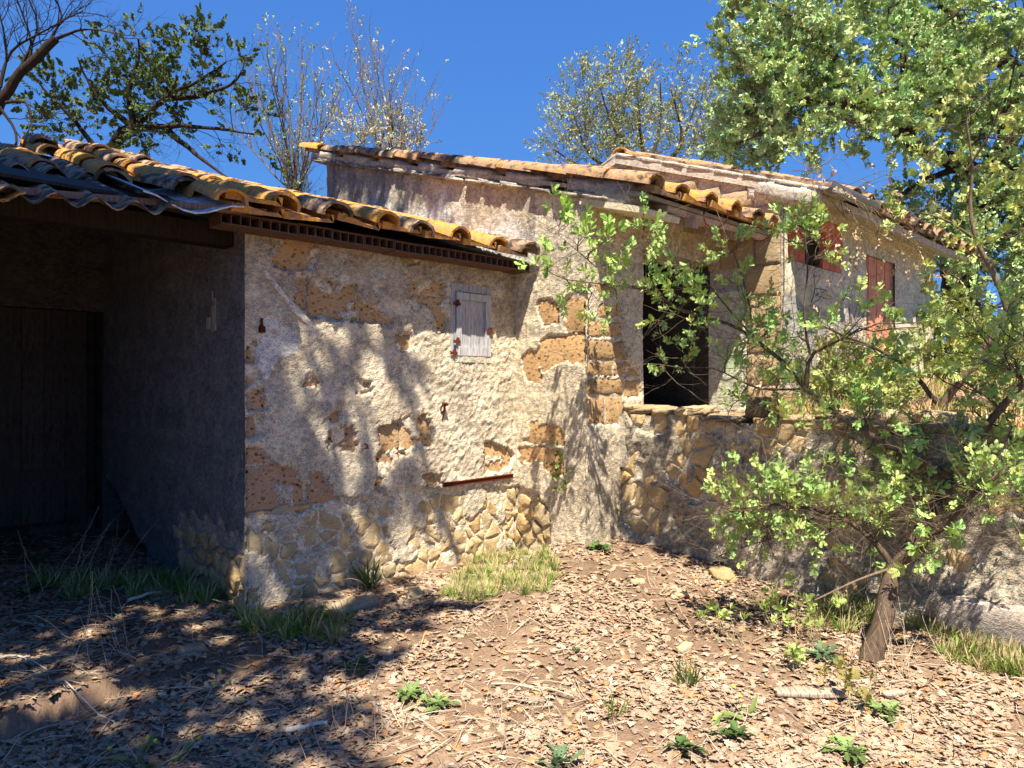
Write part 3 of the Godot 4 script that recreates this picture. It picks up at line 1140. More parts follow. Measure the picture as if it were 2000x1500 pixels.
	# (the sag belongs to this roof only)
	for k in 9:
		var x := -1.5 + k * 0.3
		part("ridge_tile", covers[k % 4], M["tile_grey"] if k % 3 else M["tile_mixed"], roof, Transform3D(Basis(Vector3.UP, -PI * 0.5 + rng.randf_range(-0.15, 0.15)), Vector3(x, 2.61 + 3.45 * ROOF_A + warp.call(x, -3.2), -3.14)))
	# corrugated cement sheets over the bay
	for q in [[-2.3, 0.42, 1.18, 0.0, 7], [-1.36, 0.40, 1.18, 0.015, 5], [-2.2, -0.42, 0.9, 0.06, 9]]:
		var mb := MB.new()
		var nw: int = q[4] * 8
		var an := atan(ROOF_A)
		for sd in 2:
			for r in 5:
				for k in nw + 1:
					var u := float(k) / 8.0
					var amp := 0.027
					var x: float = q[0] + u * 0.165
					var y := amp * cos(u * TAU) - sd * 0.008 + 0.012 * fbm.get_noise_2d(x * 2.0, r * 0.8 + q[1])
					var z: float = q[1] - r * q[2] / 4.0 * cos(an) + (0.010 * fbm.get_noise_2d(x * 9.0, 2.0) if r == 0 else 0.0)
					mb.vert(Vector3(x, 2.585 + q[3] + y + (0.285 - z) * ROOF_A + warp.call(x, z), z), Vector3.UP, Color.WHITE)
		var ww := nw + 1
		for sd in 2:
			for r in 4:
				for k in nw:
					var a := sd * 5 * ww + r * ww + k
					if sd == 0:
						mb.tri(a, a + 1, a + ww + 1)
						mb.tri(a, a + ww + 1, a + ww)
					else:
						mb.tri(a, a + ww + 1, a + 1)
						mb.tri(a, a + ww, a + ww + 1)
		mb.smooth()
		for k in nw:
			mb.quad(mb.v[k], mb.v[k + 5 * ww], mb.v[k + 5 * ww + 1], mb.v[k + 1])
		part("corrugated_sheet", mb.mesh(), M["tile_moss"] if q[1] > 0.41 else M["tile_grey"], roof)
	# a bare flat cement sheet and a long gutter tile at the right end of the sheets
	var fs := MB.new()
	for sd in 2:
		for r in 5:
			for k in 9:
				var x := -0.66 + k * 0.062
				var z := 0.36 - r * 0.22
				fs.vert(Vector3(x, 2.62 - sd * 0.008 + 0.035 * cos(k * 0.8) - k * 0.004 + (0.285 - z) * ROOF_A + warp.call(x, z) * 0.8 + 0.01 * fbm.get_noise_2d(x * 3.0, z * 3.0), z), Vector3.UP, Color(0.62, 0.64, 0.68))
	for sd in 2:
		for r in 4:
			for k in 8:
				var a := sd * 45 + r * 9 + k
				if sd == 0:
					fs.tri(a, a + 1, a + 10)
					fs.tri(a, a + 10, a + 9)
				else:
					fs.tri(a, a + 10, a + 1)
					fs.tri(a, a + 9, a + 10)
	fs.smooth()
	for k in 8:
		fs.quad(fs.v[k], fs.v[k + 45], fs.v[k + 46], fs.v[k + 1])
	part("flat_sheet", fs.mesh(), M["cement_sheet"], roof)
	for q in [[-0.10, 2.60, 0.34, -0.10], [-0.30, 2.70, -0.08, 0.12], [-0.62, 2.74, -0.32, -0.2]]:
		var an := atan(ROOF_A)
		part("loose_tile", covers[1] if q[0] < -0.2 else pans[0], M["tile_moss"] if q[0] > -0.2 else M["tile_grey"], roof, Transform3D(Basis(Vector3.UP, q[3]) * Basis(Vector3.RIGHT, an), Vector3(q[0], q[1], q[2])))


func make_stone_building() -> void:
	warp = func(_x: float, _z: float) -> float: return 0.0
	var x0 := 2.174
	var xc := 3.917
	var zf := 0.748
	var t := building("stone_building", "tall stone farm building with rough plaster, open dark bay and single-pitch tile roof", "farm building", Vector3(x0, 0.45, zf))
	var top := func(z: float) -> float: return 2.86 + (1.3 - z) * ROOF_B - 0.03
	var roof_a := func(z: float) -> float: return 2.585 + (0.285 - z) * ROOF_A
	# ---- side wall
	var polys := []
	for q in [
		[1052, 590, 1075, 586, 1094, 592, 1092, 632, 1060, 634], [1103, 590, 1120, 560, 1144, 560, 1150, 584, 1150, 655, 1106, 650],
		[1058, 662, 1075, 655, 1150, 652, 1150, 700, 1140, 715, 1110, 705, 1085, 712, 1062, 725, 1050, 700],
		[1024, 696, 1034, 684, 1052, 686, 1060, 665, 1070, 690, 1060, 725, 1048, 712, 1062, 735, 1056, 750, 1030, 742, 1022, 722],
		[1040, 822, 1053, 832, 1077, 826, 1102, 845, 1106, 870, 1045, 865, 1018, 863, 1035, 858],
		[1014, 872, 1060, 874, 1100, 880, 1100, 930, 1080, 935, 1060, 900, 1016, 905],
	]:
		polys.append(outline(q, 0, x0))
	var low := outline([1000, 950, 1035, 955, 1060, 975, 1075, 1000, 1078, 1080, 1000, 1080], 0, x0)
	polys.append(low)
	var pb := bounds(polys)
	var shape := func(a: float, y: float) -> Array:
		var s := fbm.get_noise_2d(a * 1.3 + 31.0, y * 1.3)
		var rough := fine.get_noise_2d(a * 14.0, y * 9.0)
		var streak := fbm.get_noise_2d(a * 34.0, y * 8.0)
		var p := Vector2(a, y) + Vector2(fbm.get_noise_2d(a * 9.0, y * 9.0), fbm.get_noise_2d(a * 9.0 + 50.0, y * 9.0)) * 0.03
		if in_any(p, polys, pb):
			return [-0.012 + 0.005 * rough, Color(0.84, 0.72, 0.56)]
		var c := Color(0.88, 0.76, 0.56).lerp(Color(0.78, 0.69, 0.54), 0.5 + 0.6 * s)
		var d := 0.014 + 0.010 * s + 0.006 * rough + 0.006 * streak
		if y > roof_a.call(a) - 0.05 and a < 0.25:
			# above the low roof: washed-out lime near the flashing, black algae towards the back
			var up: float = y - roof_a.call(a)
			c = c * Color(0.80, 0.79, 0.78)  # whole upper stretch toned darker to carry its shade
			var lime := smoothstep(0.36, 0.08, up + 0.22 * s + 0.12 * streak) * smoothstep(-2.7, -1.9, a)
			c = c.lerp(Color(0.93, 0.92, 0.90), lime)
			var algae := smoothstep(-1.2, -2.8, a + 0.5 * s) * 0.8 + smoothstep(-0.1, 0.35, fbm.get_noise_2d(a * 3.0, y * 0.7)) * 0.6
			c = c.lerp(Color(0.30, 0.28, 0.26), algae * (1.0 - lime))
		c = c * (1.0 + 0.18 * streak)
		return [d, c]
	var keep := func(a: float, y: float) -> bool:
		return y < top.call(a) and (a > -0.03 or y > roof_a.call(a) - 0.12)
	var side := part("side_wall", face(Vector3(x0, 0, 0), Vector3.BACK, Vector3.LEFT, -2.98, zf + 0.022, 0.2, 4.16, 0.0135, shape, keep), M["plaster"], t)
	for q in [[1050, 584, 1096, 636], [1102, 582, 1146, 652], [1054, 656, 1146, 728], [1020, 680, 1056, 752], [1012, 820, 1104, 872], [1010, 872, 1104, 938]]:
		var p := on(q[0], (q[1] + q[3]) * 0.5, 0, x0)
		var r := on(q[2], (q[1] + q[3]) * 0.5, 0, x0)
		var mid: float = (q[0] + q[2]) * 0.5
		part("tuff_block", block(Vector3(x0, 0, 0), Vector3.BACK, Vector3.LEFT, maxf(p.z, 0.01), on(mid, q[3], 0, x0).y, minf(r.z, zf - 0.01), on(mid, q[1], 0, x0).y, 0.002, Color(1.0, 0.93, 0.82) * rng.randf_range(0.8, 1.0)), M["tuff"], side)
	var pts := []
	for j in 6:
		for k in 6:
			pts.append(Vector2(-0.05 + k * 0.14 + (j % 2) * 0.06 + rng.randf_range(-0.04, 0.04), 0.30 + j * 0.105 + rng.randf_range(-0.03, 0.03)))
	var cl := cells(pts, Rect2(0.0, 0.2, 0.74, 0.9), 0.010)
	for k in cl.size():
		if cl[k].size() >= 3 and Geometry2D.is_point_in_polygon(pts[k], low):
			part("rubble_stone", rubble(Vector3(x0, 0, 0), Vector3.BACK, Vector3.LEFT, cl[k], rng.randf_range(0.0, 0.018), stone_tone(), k * 3.1), M["stone"], side)
	# ---- front, left of the opening, and the lintel
	var fp := []
	for q in [
		[1146, 560, 1150, 552, 1150, 585, 1140, 585], [1160, 560, 1197, 553, 1199, 575, 1175, 582], [1166, 598, 1211, 592, 1214, 622, 1168, 626], [1144, 626, 1214, 624, 1215, 660, 1144, 660],
		[1144, 664, 1218, 664, 1222, 702, 1246, 722, 1244, 736, 1144, 736], [1140, 738, 1250, 738, 1250, 778, 1216, 778, 1216, 830, 1140, 830],
	]:
		fp.append(outline(q, 2, zf))
	var fb := bounds(fp)
	var shape2 := func(a: float, y: float) -> Array:
		var s := fbm.get_noise_2d(a * 1.7 + 5.0, y * 1.7 + 44.0)
		var rough := fine.get_noise_2d(a * 15.0, y * 15.0)
		var p := Vector2(a, y) + Vector2(fbm.get_noise_2d(a * 9.0, y * 9.0), fbm.get_noise_2d(a * 9.0 + 50.0, y * 9.0)) * 0.026
		if in_any(p, fp, fb):
			return [-0.002 + 0.006 * rough, Color(0.84, 0.72, 0.54)]
		var c := Color(0.88, 0.77, 0.58).lerp(Color(0.74, 0.65, 0.51), 0.5 + 0.6 * s)
		c = c * lerpf(1.0, 0.8, smoothstep(1.35, 0.9, y + 0.2 * s))
		return [0.014 + 0.009 * s + 0.006 * rough + 0.005 * fbm.get_noise_2d(a * 30.0, y * 30.0), c * (1.0 + 0.12 * rough)]
	var xo := x0 + 0.664
	var front := part("front_wall", face(Vector3(0, 0, zf), Vector3.RIGHT, Vector3.BACK, x0 - 0.022, xo, 0.25, 3.0, 0.0135, shape2, func(_a: float, _y: float) -> bool: return true), M["plaster"], t)
	for q in [[1152, 552, 1199, 580], [1166, 592, 1213, 624], [1146, 627, 1213, 659], [1146, 666, 1220, 702], [1146, 706, 1196, 736], [1198, 706, 1246, 736], [1146, 740, 1215, 772], [1218, 740, 1249, 777], [1146, 775, 1180, 830], [1182, 775, 1216, 830]]:
		var p := on(q[0], (q[1] + q[3]) * 0.5, 2, zf)
		var r := on(q[2], (q[1] + q[3]) * 0.5, 2, zf)
		var mid: float = (q[0] + q[2]) * 0.5
		part("quoin_block", block(Vector3(0, 0, zf), Vector3.RIGHT, Vector3.BACK, maxf(p.x, x0 + 0.006), on(mid, q[3], 2, zf).y, minf(r.x, xo - 0.006), on(mid, q[1], 2, zf).y, 0.002 + rng.randf_range(0.0, 0.010), Color(0.95, 0.90, 0.80) * rng.randf_range(0.62, 0.92), 0.022), M["tuff"], front)
	part("lintel", face(Vector3(0, 0, zf), Vector3.RIGHT, Vector3.BACK, xo, xc, 2.68, 3.02, 0.02, shape2, func(_a: float, _y: float) -> bool: return true), M["plaster"], t)
	var body := Color(0.62, 0.56, 0.46)
	var core := MB.new()
	prism(core, PackedVector2Array([Vector2(-2.98, 0.2), Vector2(zf - 0.012, 0.2), Vector2(zf - 0.012, 2.98), Vector2(-2.98, 4.08)]), Vector3(x0, 0, 0), Vector3.BACK, Vector3.LEFT, -0.32, -0.02, body)
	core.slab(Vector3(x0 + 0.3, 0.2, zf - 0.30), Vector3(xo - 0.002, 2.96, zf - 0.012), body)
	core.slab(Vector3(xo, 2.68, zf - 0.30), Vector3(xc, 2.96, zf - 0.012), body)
	core.slab(Vector3(x0 + 0.325, 0.9, -2.69), Vector3(x0 + 0.34, 3.1, zf - 0.31), Color(0.1, 0.09, 0.08))  # dark lining sheet paints the shade inside the opening
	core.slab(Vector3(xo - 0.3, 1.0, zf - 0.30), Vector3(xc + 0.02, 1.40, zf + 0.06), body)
	core.slab(Vector3(x0 + 0.3, 0.9, -3.0), Vector3(xc + 0.3, 3.9, -2.7), body * 0.15)  # back and right linings darkened for the same painted shade
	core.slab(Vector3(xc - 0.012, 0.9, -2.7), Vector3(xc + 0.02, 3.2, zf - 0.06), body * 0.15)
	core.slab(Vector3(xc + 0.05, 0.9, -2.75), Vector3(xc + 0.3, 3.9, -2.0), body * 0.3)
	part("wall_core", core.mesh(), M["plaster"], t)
	# inside the bay: stone manger and board partition, coloured dark to stand for shade
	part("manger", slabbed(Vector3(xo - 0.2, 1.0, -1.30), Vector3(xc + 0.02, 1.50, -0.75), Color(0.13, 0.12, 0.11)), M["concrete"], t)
	for k in 5:
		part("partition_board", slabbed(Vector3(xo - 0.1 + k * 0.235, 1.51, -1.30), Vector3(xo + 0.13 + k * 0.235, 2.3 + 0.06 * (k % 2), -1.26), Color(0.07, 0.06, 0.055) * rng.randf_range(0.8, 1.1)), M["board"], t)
	# ---- roof
	var deck := MB.new()
	var rl := func(z: float) -> float: return 2.86 + (1.3 - z) * ROOF_B
	prism(deck, PackedVector2Array([Vector2(1.27, rl.call(1.27) - 0.005), Vector2(1.27, rl.call(1.27) + 0.022), Vector2(-3.28, rl.call(-3.28) + 0.022), Vector2(-3.28, rl.call(-3.28) - 0.05), Vector2(zf, rl.call(zf) - 0.005)]), Vector3(xc, 0, 0), Vector3.BACK, Vector3.LEFT, 0.0, xc - x0 + 0.04, Color(0.5, 0.44, 0.38))
	part("roof_boards", deck.mesh(), M["concrete"], t)
	var roof := Node3D.new()
	roof.name = "tile_roof"
	t.add_child(roof)
	roof.position = -(t.get_meta("foot") as Vector3)
	tiled(roof, x0 + 0.01, x0 + 0.01 + 0.326 * 5, Vector3(0, 2.895, 1.33), ROOF_B, 4.85,
		func(x: float, r: int, _cv: bool) -> Material:
			var p := rng.randf()
			if x > x0 + 0.2 and r < 4:
				return M["tile_orange"] if p < 0.75 else M["tile_mixed"]
			if r < 4: return M["tile_mixed"]
			return M["tile_mixed"] if p < 0.4 else M["tile_grey"] if p < 0.85 else M["tile_moss"],
		func(_x: float, _r: int) -> float: return 1.0,
		func(x: float, _r: int, cv: bool) -> bool: return cv and x > x0 + 1.7)
	# courses of thin brick under the verge, some missing
	var an := atan(ROOF_B)
	var bs := Basis(Vector3.RIGHT, an)
	for k in 16:
		var z := 0.86 - k * 0.262
		for row in 2:
			if row == 1 and (k in [1, 2, 5, 11]):
				continue
			var l := 0.252 if row == 0 else 0.24
			part("verge_brick", lump(Vector3(0.30, 0.036 if row == 0 else 0.05, l * 1.03), k * 2.0 + row, 0.05, Color(0.62, 0.56, 0.48) * rng.randf_range(0.6, 1.0) * lerpf(1.0, 0.5, smoothstep(6.0, 14.0, k))), M["concrete"], t, Transform3D(bs * Basis(Vector3.UP, rng.randf_range(-0.02, 0.02)), Vector3(x0 + 0.075 + row * 0.015, rl.call(z) - 0.055 + row * 0.045, z - row * 0.1)))
	for k in 7:
		var z := 0.75 - k * 0.62
		part("mortar_bed", lump(Vector3(0.2, 0.10, 0.40 + 0.12 * (k % 3)), k * 5.0 + 1.0, 0.09, Color(0.58, 0.53, 0.46)), M["concrete"], t, Transform3D(bs, Vector3(x0 + 0.055, rl.call(z) + 0.02, z)))
	part("verge_end", lump(Vector3(0.3, 0.20, 0.5), 77.0, 0.05, Color(0.58, 0.53, 0.46)), M["concrete"], t, Transform3D(bs, Vector3(x0 + 0.11, rl.call(0.95) + 0.0, 0.93)))
	# soffit of terracotta boards
	for k in 7:
		var x := x0 + 0.03 + k * 0.252
		var first := k == 0  # end board is coloured brighter to carry the sunlight on it
		part("soffit_tile", slabbed(Vector3(-0.123 - (0.075 if first else 0.0), -0.03, -0.31), Vector3(0.123 + (0.16 if first else 0.0), 0.012, 0.235), Color(1.25, 0.88, 0.62) if first else Color(0.80, 0.62, 0.50) * rng.randf_range(0.85, 1.0)), M["terracotta"], t, Transform3D(bs, Vector3(x + 0.125, rl.call(1.02) - (0.085 if first else 0.022), 1.02)))
	for k in 2:
		var rf := MB.new()
		var x := x0 + 0.60 + k * 0.66
		rf.box(Vector3.ZERO, Vector3(0.07, 0.07, 0.62), bs, Color(0.46, 0.36, 0.29))
		part("rafter_end", rf.mesh(), M["board"], t, Transform3D(Basis(), Vector3(x, rl.call(1.0) - 0.075, 0.98)))
		# iron gutter hook
		var hk := MB.new()
		var pp := PackedVector3Array()
		var rr := PackedFloat32Array()
		for j in 12:
			var a := PI + j * (PI * 1.12) / 11.0
			pp.append(Vector3(0.02 * cos(a), 0.085 * sin(a), 0.085 * cos(a)))
			rr.append(0.006)
		pp.insert(0, Vector3(-0.02, 0.05, -0.085))
		rr.append(0.006)
		hk.tube(pp, rr, 6, Color(0.6, 0.5, 0.45))
		part("gutter_hook", hk.mesh(), M["rust"], t, Transform3D(Basis(), Vector3(x + 0.06, 2.83, 1.40)))


func make_house() -> void:
	var xg := 3.917
	var zf := 1.377
	var x1 := 7.8
	var t := building("farmhouse", "cream plastered farmhouse with red shutters and gabled stone end wall behind the stone building", "house", Vector3(xg, 1.35, zf))
	var top := func(z: float) -> float: return 3.93 - ROOF_C * absf(z + 0.339) - 0.09
	var roof_b := func(z: float) -> float: return 2.86 + (1.3 - z) * ROOF_B
	# ---- gable: big dressed tuff blocks with mortar patches
	var green := outline([1405, 690, 1448, 660, 1470, 760, 1440, 800, 1405, 790], 0, xg)
	var patch := outline([1462, 335, 1500, 340, 1498, 395, 1460, 388], 0, xg)
	var shape := func(a: float, y: float) -> Array:
		var s := fbm.get_noise_2d(a * 2.0 + 15.0, y * 2.0)
		var rough := fine.get_noise_2d(a * 13.0, y * 13.0)
		var p := Vector2(a, y) + Vector2(s, rough) * 0.02
		if y < 2.45 and a < 1.04 + 0.03 * s:
			# limewashed strip beside the opening, with a green bloom
			var c := Color(0.88, 0.84, 0.74)
			if Geometry2D.is_point_in_polygon(p, green):
				c = c.lerp(Color(0.62, 0.80, 0.46), 0.65 + 0.4 * s)
			c = c.lerp(Color(0.66, 0.60, 0.48), smoothstep(1.75, 1.5, y + 0.1 * s) * 0.6)
			return [0.016 + 0.002 * rough, c]
		if Geometry2D.is_point_in_polygon(p, patch):
			return [0.020 + 0.002 * rough, Color(0.82, 0.76, 0.66)]
		return [-0.012 + 0.006 * rough, Color(0.70, 0.63, 0.53)]
	var keep := func(a: float, y: float) -> bool:
		return y < top.call(a) and (a > 0.7 or y > roof_b.call(a) - 0.1)
	var gable := part("gable_wall", face(Vector3(xg, 0, 0), Vector3.BACK, Vector3.LEFT, -2.1, zf, 1.2, 3.9, 0.02, shape, keep), M["plaster"], t)
	var y := 1.38
	var row := 0
	while y < 3.85:
		var hh := rng.randf_range(0.22, 0.27)
		var z := zf - 0.006
		var n := 0
		while z > -2.0:
			var wl := rng.randf_range(0.30, 0.48) if n > 0 else (0.42 if row % 2 == 0 else 0.24)
			var a0 := maxf(z - wl, -2.05)
			var ym := y + hh - 0.014
			if top.call((a0 + z) * 0.5) < ym:
				ym = minf(top.call(a0), top.call(z))
			var hidden: bool = z < 0.7 and y + hh < roof_b.call(z)
			var lime: bool = y < 2.4 and a0 < 1.02
			if ym - y > 0.07 and not hidden and not (lime and z < 1.06):
				if lime:
					a0 = 1.05
				part("tuff_block", block(Vector3(xg, 0, 0), Vector3.BACK, Vector3.LEFT, a0, y, z - 0.012, ym, rng.randf_range(0.0, 0.010), (Color(0.90, 0.87, 0.84) if y > 2.5 else Color(0.92, 0.86, 0.76)) * rng.randf_range(0.75, 1.02), 0.010), M["stone"], gable)
			z -= wl
			n += 1
		y += hh
		row += 1
	# ---- front wall
	var wins := []
	for q in [[1536, 1640, 425, 520], [1690, 1746, 505, 900]]:
		var l := on(q[0], 520, 2, zf)
		var r := on(q[1], 520, 2, zf)
		var m: float = (q[0] + q[1]) * 0.5
		wins.append([l.x, r.x, maxf(on(m, q[3], 2, zf).y, 1.3), on(m, q[2], 2, zf).y])
	wins[0][3] = minf(wins[0][3], 3.1)
	wins[1][3] = minf(wins[1][3], 2.95)
	var shape2 := func(a: float, yy: float) -> Array:
		var s := fbm.get_noise_2d(a * 1.5 + 60.0, yy * 1.5)
		var c := Color(0.98, 0.88, 0.66).lerp(Color(0.90, 0.80, 0.60), 0.5 + 0.5 * s)
		var rough := fine.get_noise_2d(a * 12.0, yy * 12.0)
		var d := 0.014 + 0.003 * rough
		if a < 5.6 and yy < 2.35 + 0.15 * s:
			c = Color(0.60, 0.57, 0.52).lerp(Color(0.78, 0.66, 0.56), smoothstep(0.0, 0.3, fbm.get_noise_2d(a * 3.0, yy * 3.0)))
			d = 0.004 + 0.008 * rough
		return [d, c]
	var keep2 := func(a: float, yy: float) -> bool:
		for w in wins:
			if a > w[0] and a < w[1] and yy > w[2] and yy < w[3]:
				return false
		return true
	part("front_wall", face(Vector3(0, 0, zf), Vector3.RIGHT, Vector3.BACK, xg, x1, 1.15, 3.22, 0.03, shape2, keep2), M["smooth_plaster"], t)
	var core := MB.new()
	var body := Color(0.8, 0.74, 0.6)
	prism(core, PackedVector2Array([Vector2(zf - 0.03, 1.15), Vector2(zf - 0.03, 3.2), Vector2(-0.339, 3.82), Vector2(-2.1, 3.17), Vector2(-2.1, 1.15)]), Vector3(xg, 0, 0), Vector3.BACK, Vector3.LEFT, -0.3, -0.03, body)
	prism(core, PackedVector2Array([Vector2(zf - 0.03, 1.15), Vector2(zf - 0.03, 3.2), Vector2(-0.339, 3.82), Vector2(-2.1, 3.17), Vector2(-2.1, 1.15)]), Vector3(x1, 0, 0), Vector3.BACK, Vector3.LEFT, 0.0, 0.3, body)
	var e := xg + 0.3
	for w in wins:
		core.slab(Vector3(minf(e, w[0]), 1.15, zf - 0.32), Vector3(w[0], 3.2, zf - 0.012), body)
		core.slab(Vector3(w[0], w[3], zf - 0.32), Vector3(w[1], 3.2, zf - 0.012), body)
		core.slab(Vector3(w[0], 1.15, zf - 0.32), Vector3(w[1], w[2], zf - 0.012), body)
		core.slab(Vector3(w[0], w[2], zf - 0.42), Vector3(w[1], w[3], zf - 0.33), Color(0.06, 0.05, 0.05))
		e = w[1]
	core.slab(Vector3(e, 1.15, zf - 0.32), Vector3(x1 - 0.3, 3.2, zf - 0.012), body)
	core.slab(Vector3(xg + 0.3, 1.15, -2.1), Vector3(x1 - 0.3, 3.15, -1.8), body)
	part("wall_core", core.mesh(), M["smooth_plaster"], t)
	# red board shutters
	var red := Color(0.82, 0.24, 0.14)
	var w0: Array = wins[0]
	var xm := on(1573, 470, 2, zf).x
	var xr := on(1603, 470, 2, zf).x
	for q in [[w0[0], xm, 0.0, "red_shutter"], [xr, w0[1], 0.02, "red_shutter"]]:
		var sh := Node3D.new()
		sh.name = called_in(t, q[3])
		t.add_child(sh)
		sh.position = Vector3(q[0], w0[2], zf - 0.03 + q[2]) - (t.get_meta("foot") as Vector3)
		var wd: float = q[1] - q[0]
		for k in 3:
			part("board", slabbed(Vector3(k * wd / 3.0 + 0.002, 0, 0), Vector3((k + 1) * wd / 3.0 - 0.003, w0[3] - w0[2], 0.03), red * rng.randf_range(0.8, 1.1)), M["board"], sh)
		for yy in [0.12, (w0[3] - w0[2]) - 0.2]:
			part("ledge", slabbed(Vector3(0.01, yy, 0.0301), Vector3(wd - 0.01, yy + 0.07, 0.048), red * 0.9), M["board"], sh)
	var dr := Node3D.new()
	dr.name = "red_door"
	t.add_child(dr)
	var w1: Array = wins[1]
	dr.position = Vector3(w1[0], w1[2], zf - 0.05) - (t.get_meta("foot") as Vector3)
	for k in 7:
		var wd: float = (w1[1] - w1[0]) / 7.0
		part("board", slabbed(Vector3(k * wd + 0.002, 0, 0), Vector3((k + 1) * wd - 0.003, w1[3] - w1[2] - 0.01, 0.035 + 0.006 * (k % 2)), Color(0.85, 0.38, 0.25) * rng.randf_range(0.7, 1.1)), M["board"], dr)
	# ---- roof: two slopes, verge of mortar and thin slabs
	var roof := Node3D.new()
	roof.name = "tile_roof"
	t.add_child(roof)
	roof.position = -(t.get_meta("foot") as Vector3)
	var deck := MB.new()
	var zl := zf + 0.32
	var ye := 3.93 - ROOF_C * (zl + 0.339)
	prism(deck, PackedVector2Array([Vector2(zl, ye - 0.09), Vector2(zl, ye - 0.03), Vector2(-0.339, 3.90), Vector2(-2.4, 3.14), Vector2(-2.4, 3.07), Vector2(-0.339, 3.835)]), Vector3(x1 + 0.2, 0, 0), Vector3.BACK, Vector3.LEFT, 0.0, x1 - xg + 0.225, Color(0.82, 0.74, 0.62))
	part("roof_boards", deck.mesh(), M["concrete"], t)
	var anc := atan(ROOF_C)
	for k in 8:
		part("verge_slab", lump(Vector3(0.36, 0.055, 0.30), k * 4.0 + 3.0, 0.05, Color(0.64, 0.58, 0.50) * rng.randf_range(0.8, 1.0)), M["concrete"], t, Transform3D(Basis(Vector3.RIGHT, anc), Vector3(xg + 0.145, 3.93 - ROOF_C * (k * 0.275 + 0.12) - 0.01, -0.339 + k * 0.275 + 0.12)))
	for k in 5:
		part("verge_slab", lump(Vector3(0.34, 0.055, 0.30), k * 4.0 + 60.0, 0.05, Color(0.64, 0.58, 0.50) * rng.randf_range(0.8, 1.0)), M["concrete"], t, Transform3D(Basis(Vector3.RIGHT, -anc), Vector3(xg + 0.145, 3.93 - ROOF_C * (k * 0.275 + 0.12) - 0.01, -0.339 - k * 0.275 - 0.12)))
	part("verge_return", lump(Vector3(0.22, 0.15, 0.62), 91.0, 0.04, Color(0.68, 0.62, 0.54)), M["concrete"], t, Transform3D(Basis(Vector3.RIGHT, anc), Vector3(xg + 0.06, 3.93 - ROOF_C * 1.72 - 0.105, 1.40)))
	tiled(roof, xg + 0.12, x1 + 0.1, Vector3(0, ye - 0.02, zl + 0.05), ROOF_C, 2.2,
		func(_x: float, r: int, _cv: bool) -> Material:
			var p := rng.randf()
			return M["tile_mixed"] if p < 0.55 else M["tile_orange"] if p < 0.75 and r < 5 else M["tile_grey"],
		func(_x: float, _r: int) -> float: return 0.7,
		func(x: float, _r: int, cv: bool) -> bool: return cv and x < xg + 0.3)
	for k in 6:
		part("ridge_tile", covers[k % covers.size()], M["tile_orange"] if k in [0, 2] else M["tile_mixed"], roof, Transform3D(Basis(Vector3.UP, -PI * 0.5), Vector3(xg + 0.02 + k * 0.42, 3.93, -0.339)))
	# end of a zinc gutter at the corner of the eave
	var gu := MB.new()
	for sd in 2:
		for r in 2:
			for k in 9:
				var a := PI + PI * k / 8.0
				var rad := 0.06 - sd * 0.004
				gu.vert(Vector3(r * 1.0, sin(a) * rad, cos(a) * rad), Vector3.UP, Color.WHITE)
	for sd in 2:
		for k in 8:
			var a := sd * 18 + k
			if sd == 0:
				gu.tri(a, a + 1, a + 10)
				gu.tri(a, a + 10, a + 9)
			else:
				gu.tri(a, a + 10, a + 1)
				gu.tri(a, a + 9, a + 10)
	gu.smooth()
	for k in 8:
		gu.quad(gu.v[k + 1], gu.v[k], gu.v[k + 18], gu.v[k + 19])
	part("gutter", gu.mesh(), M["zinc"], t, Transform3D(Basis(), Vector3(xg - 0.08, ye + 0.02, zl + 0.06)))


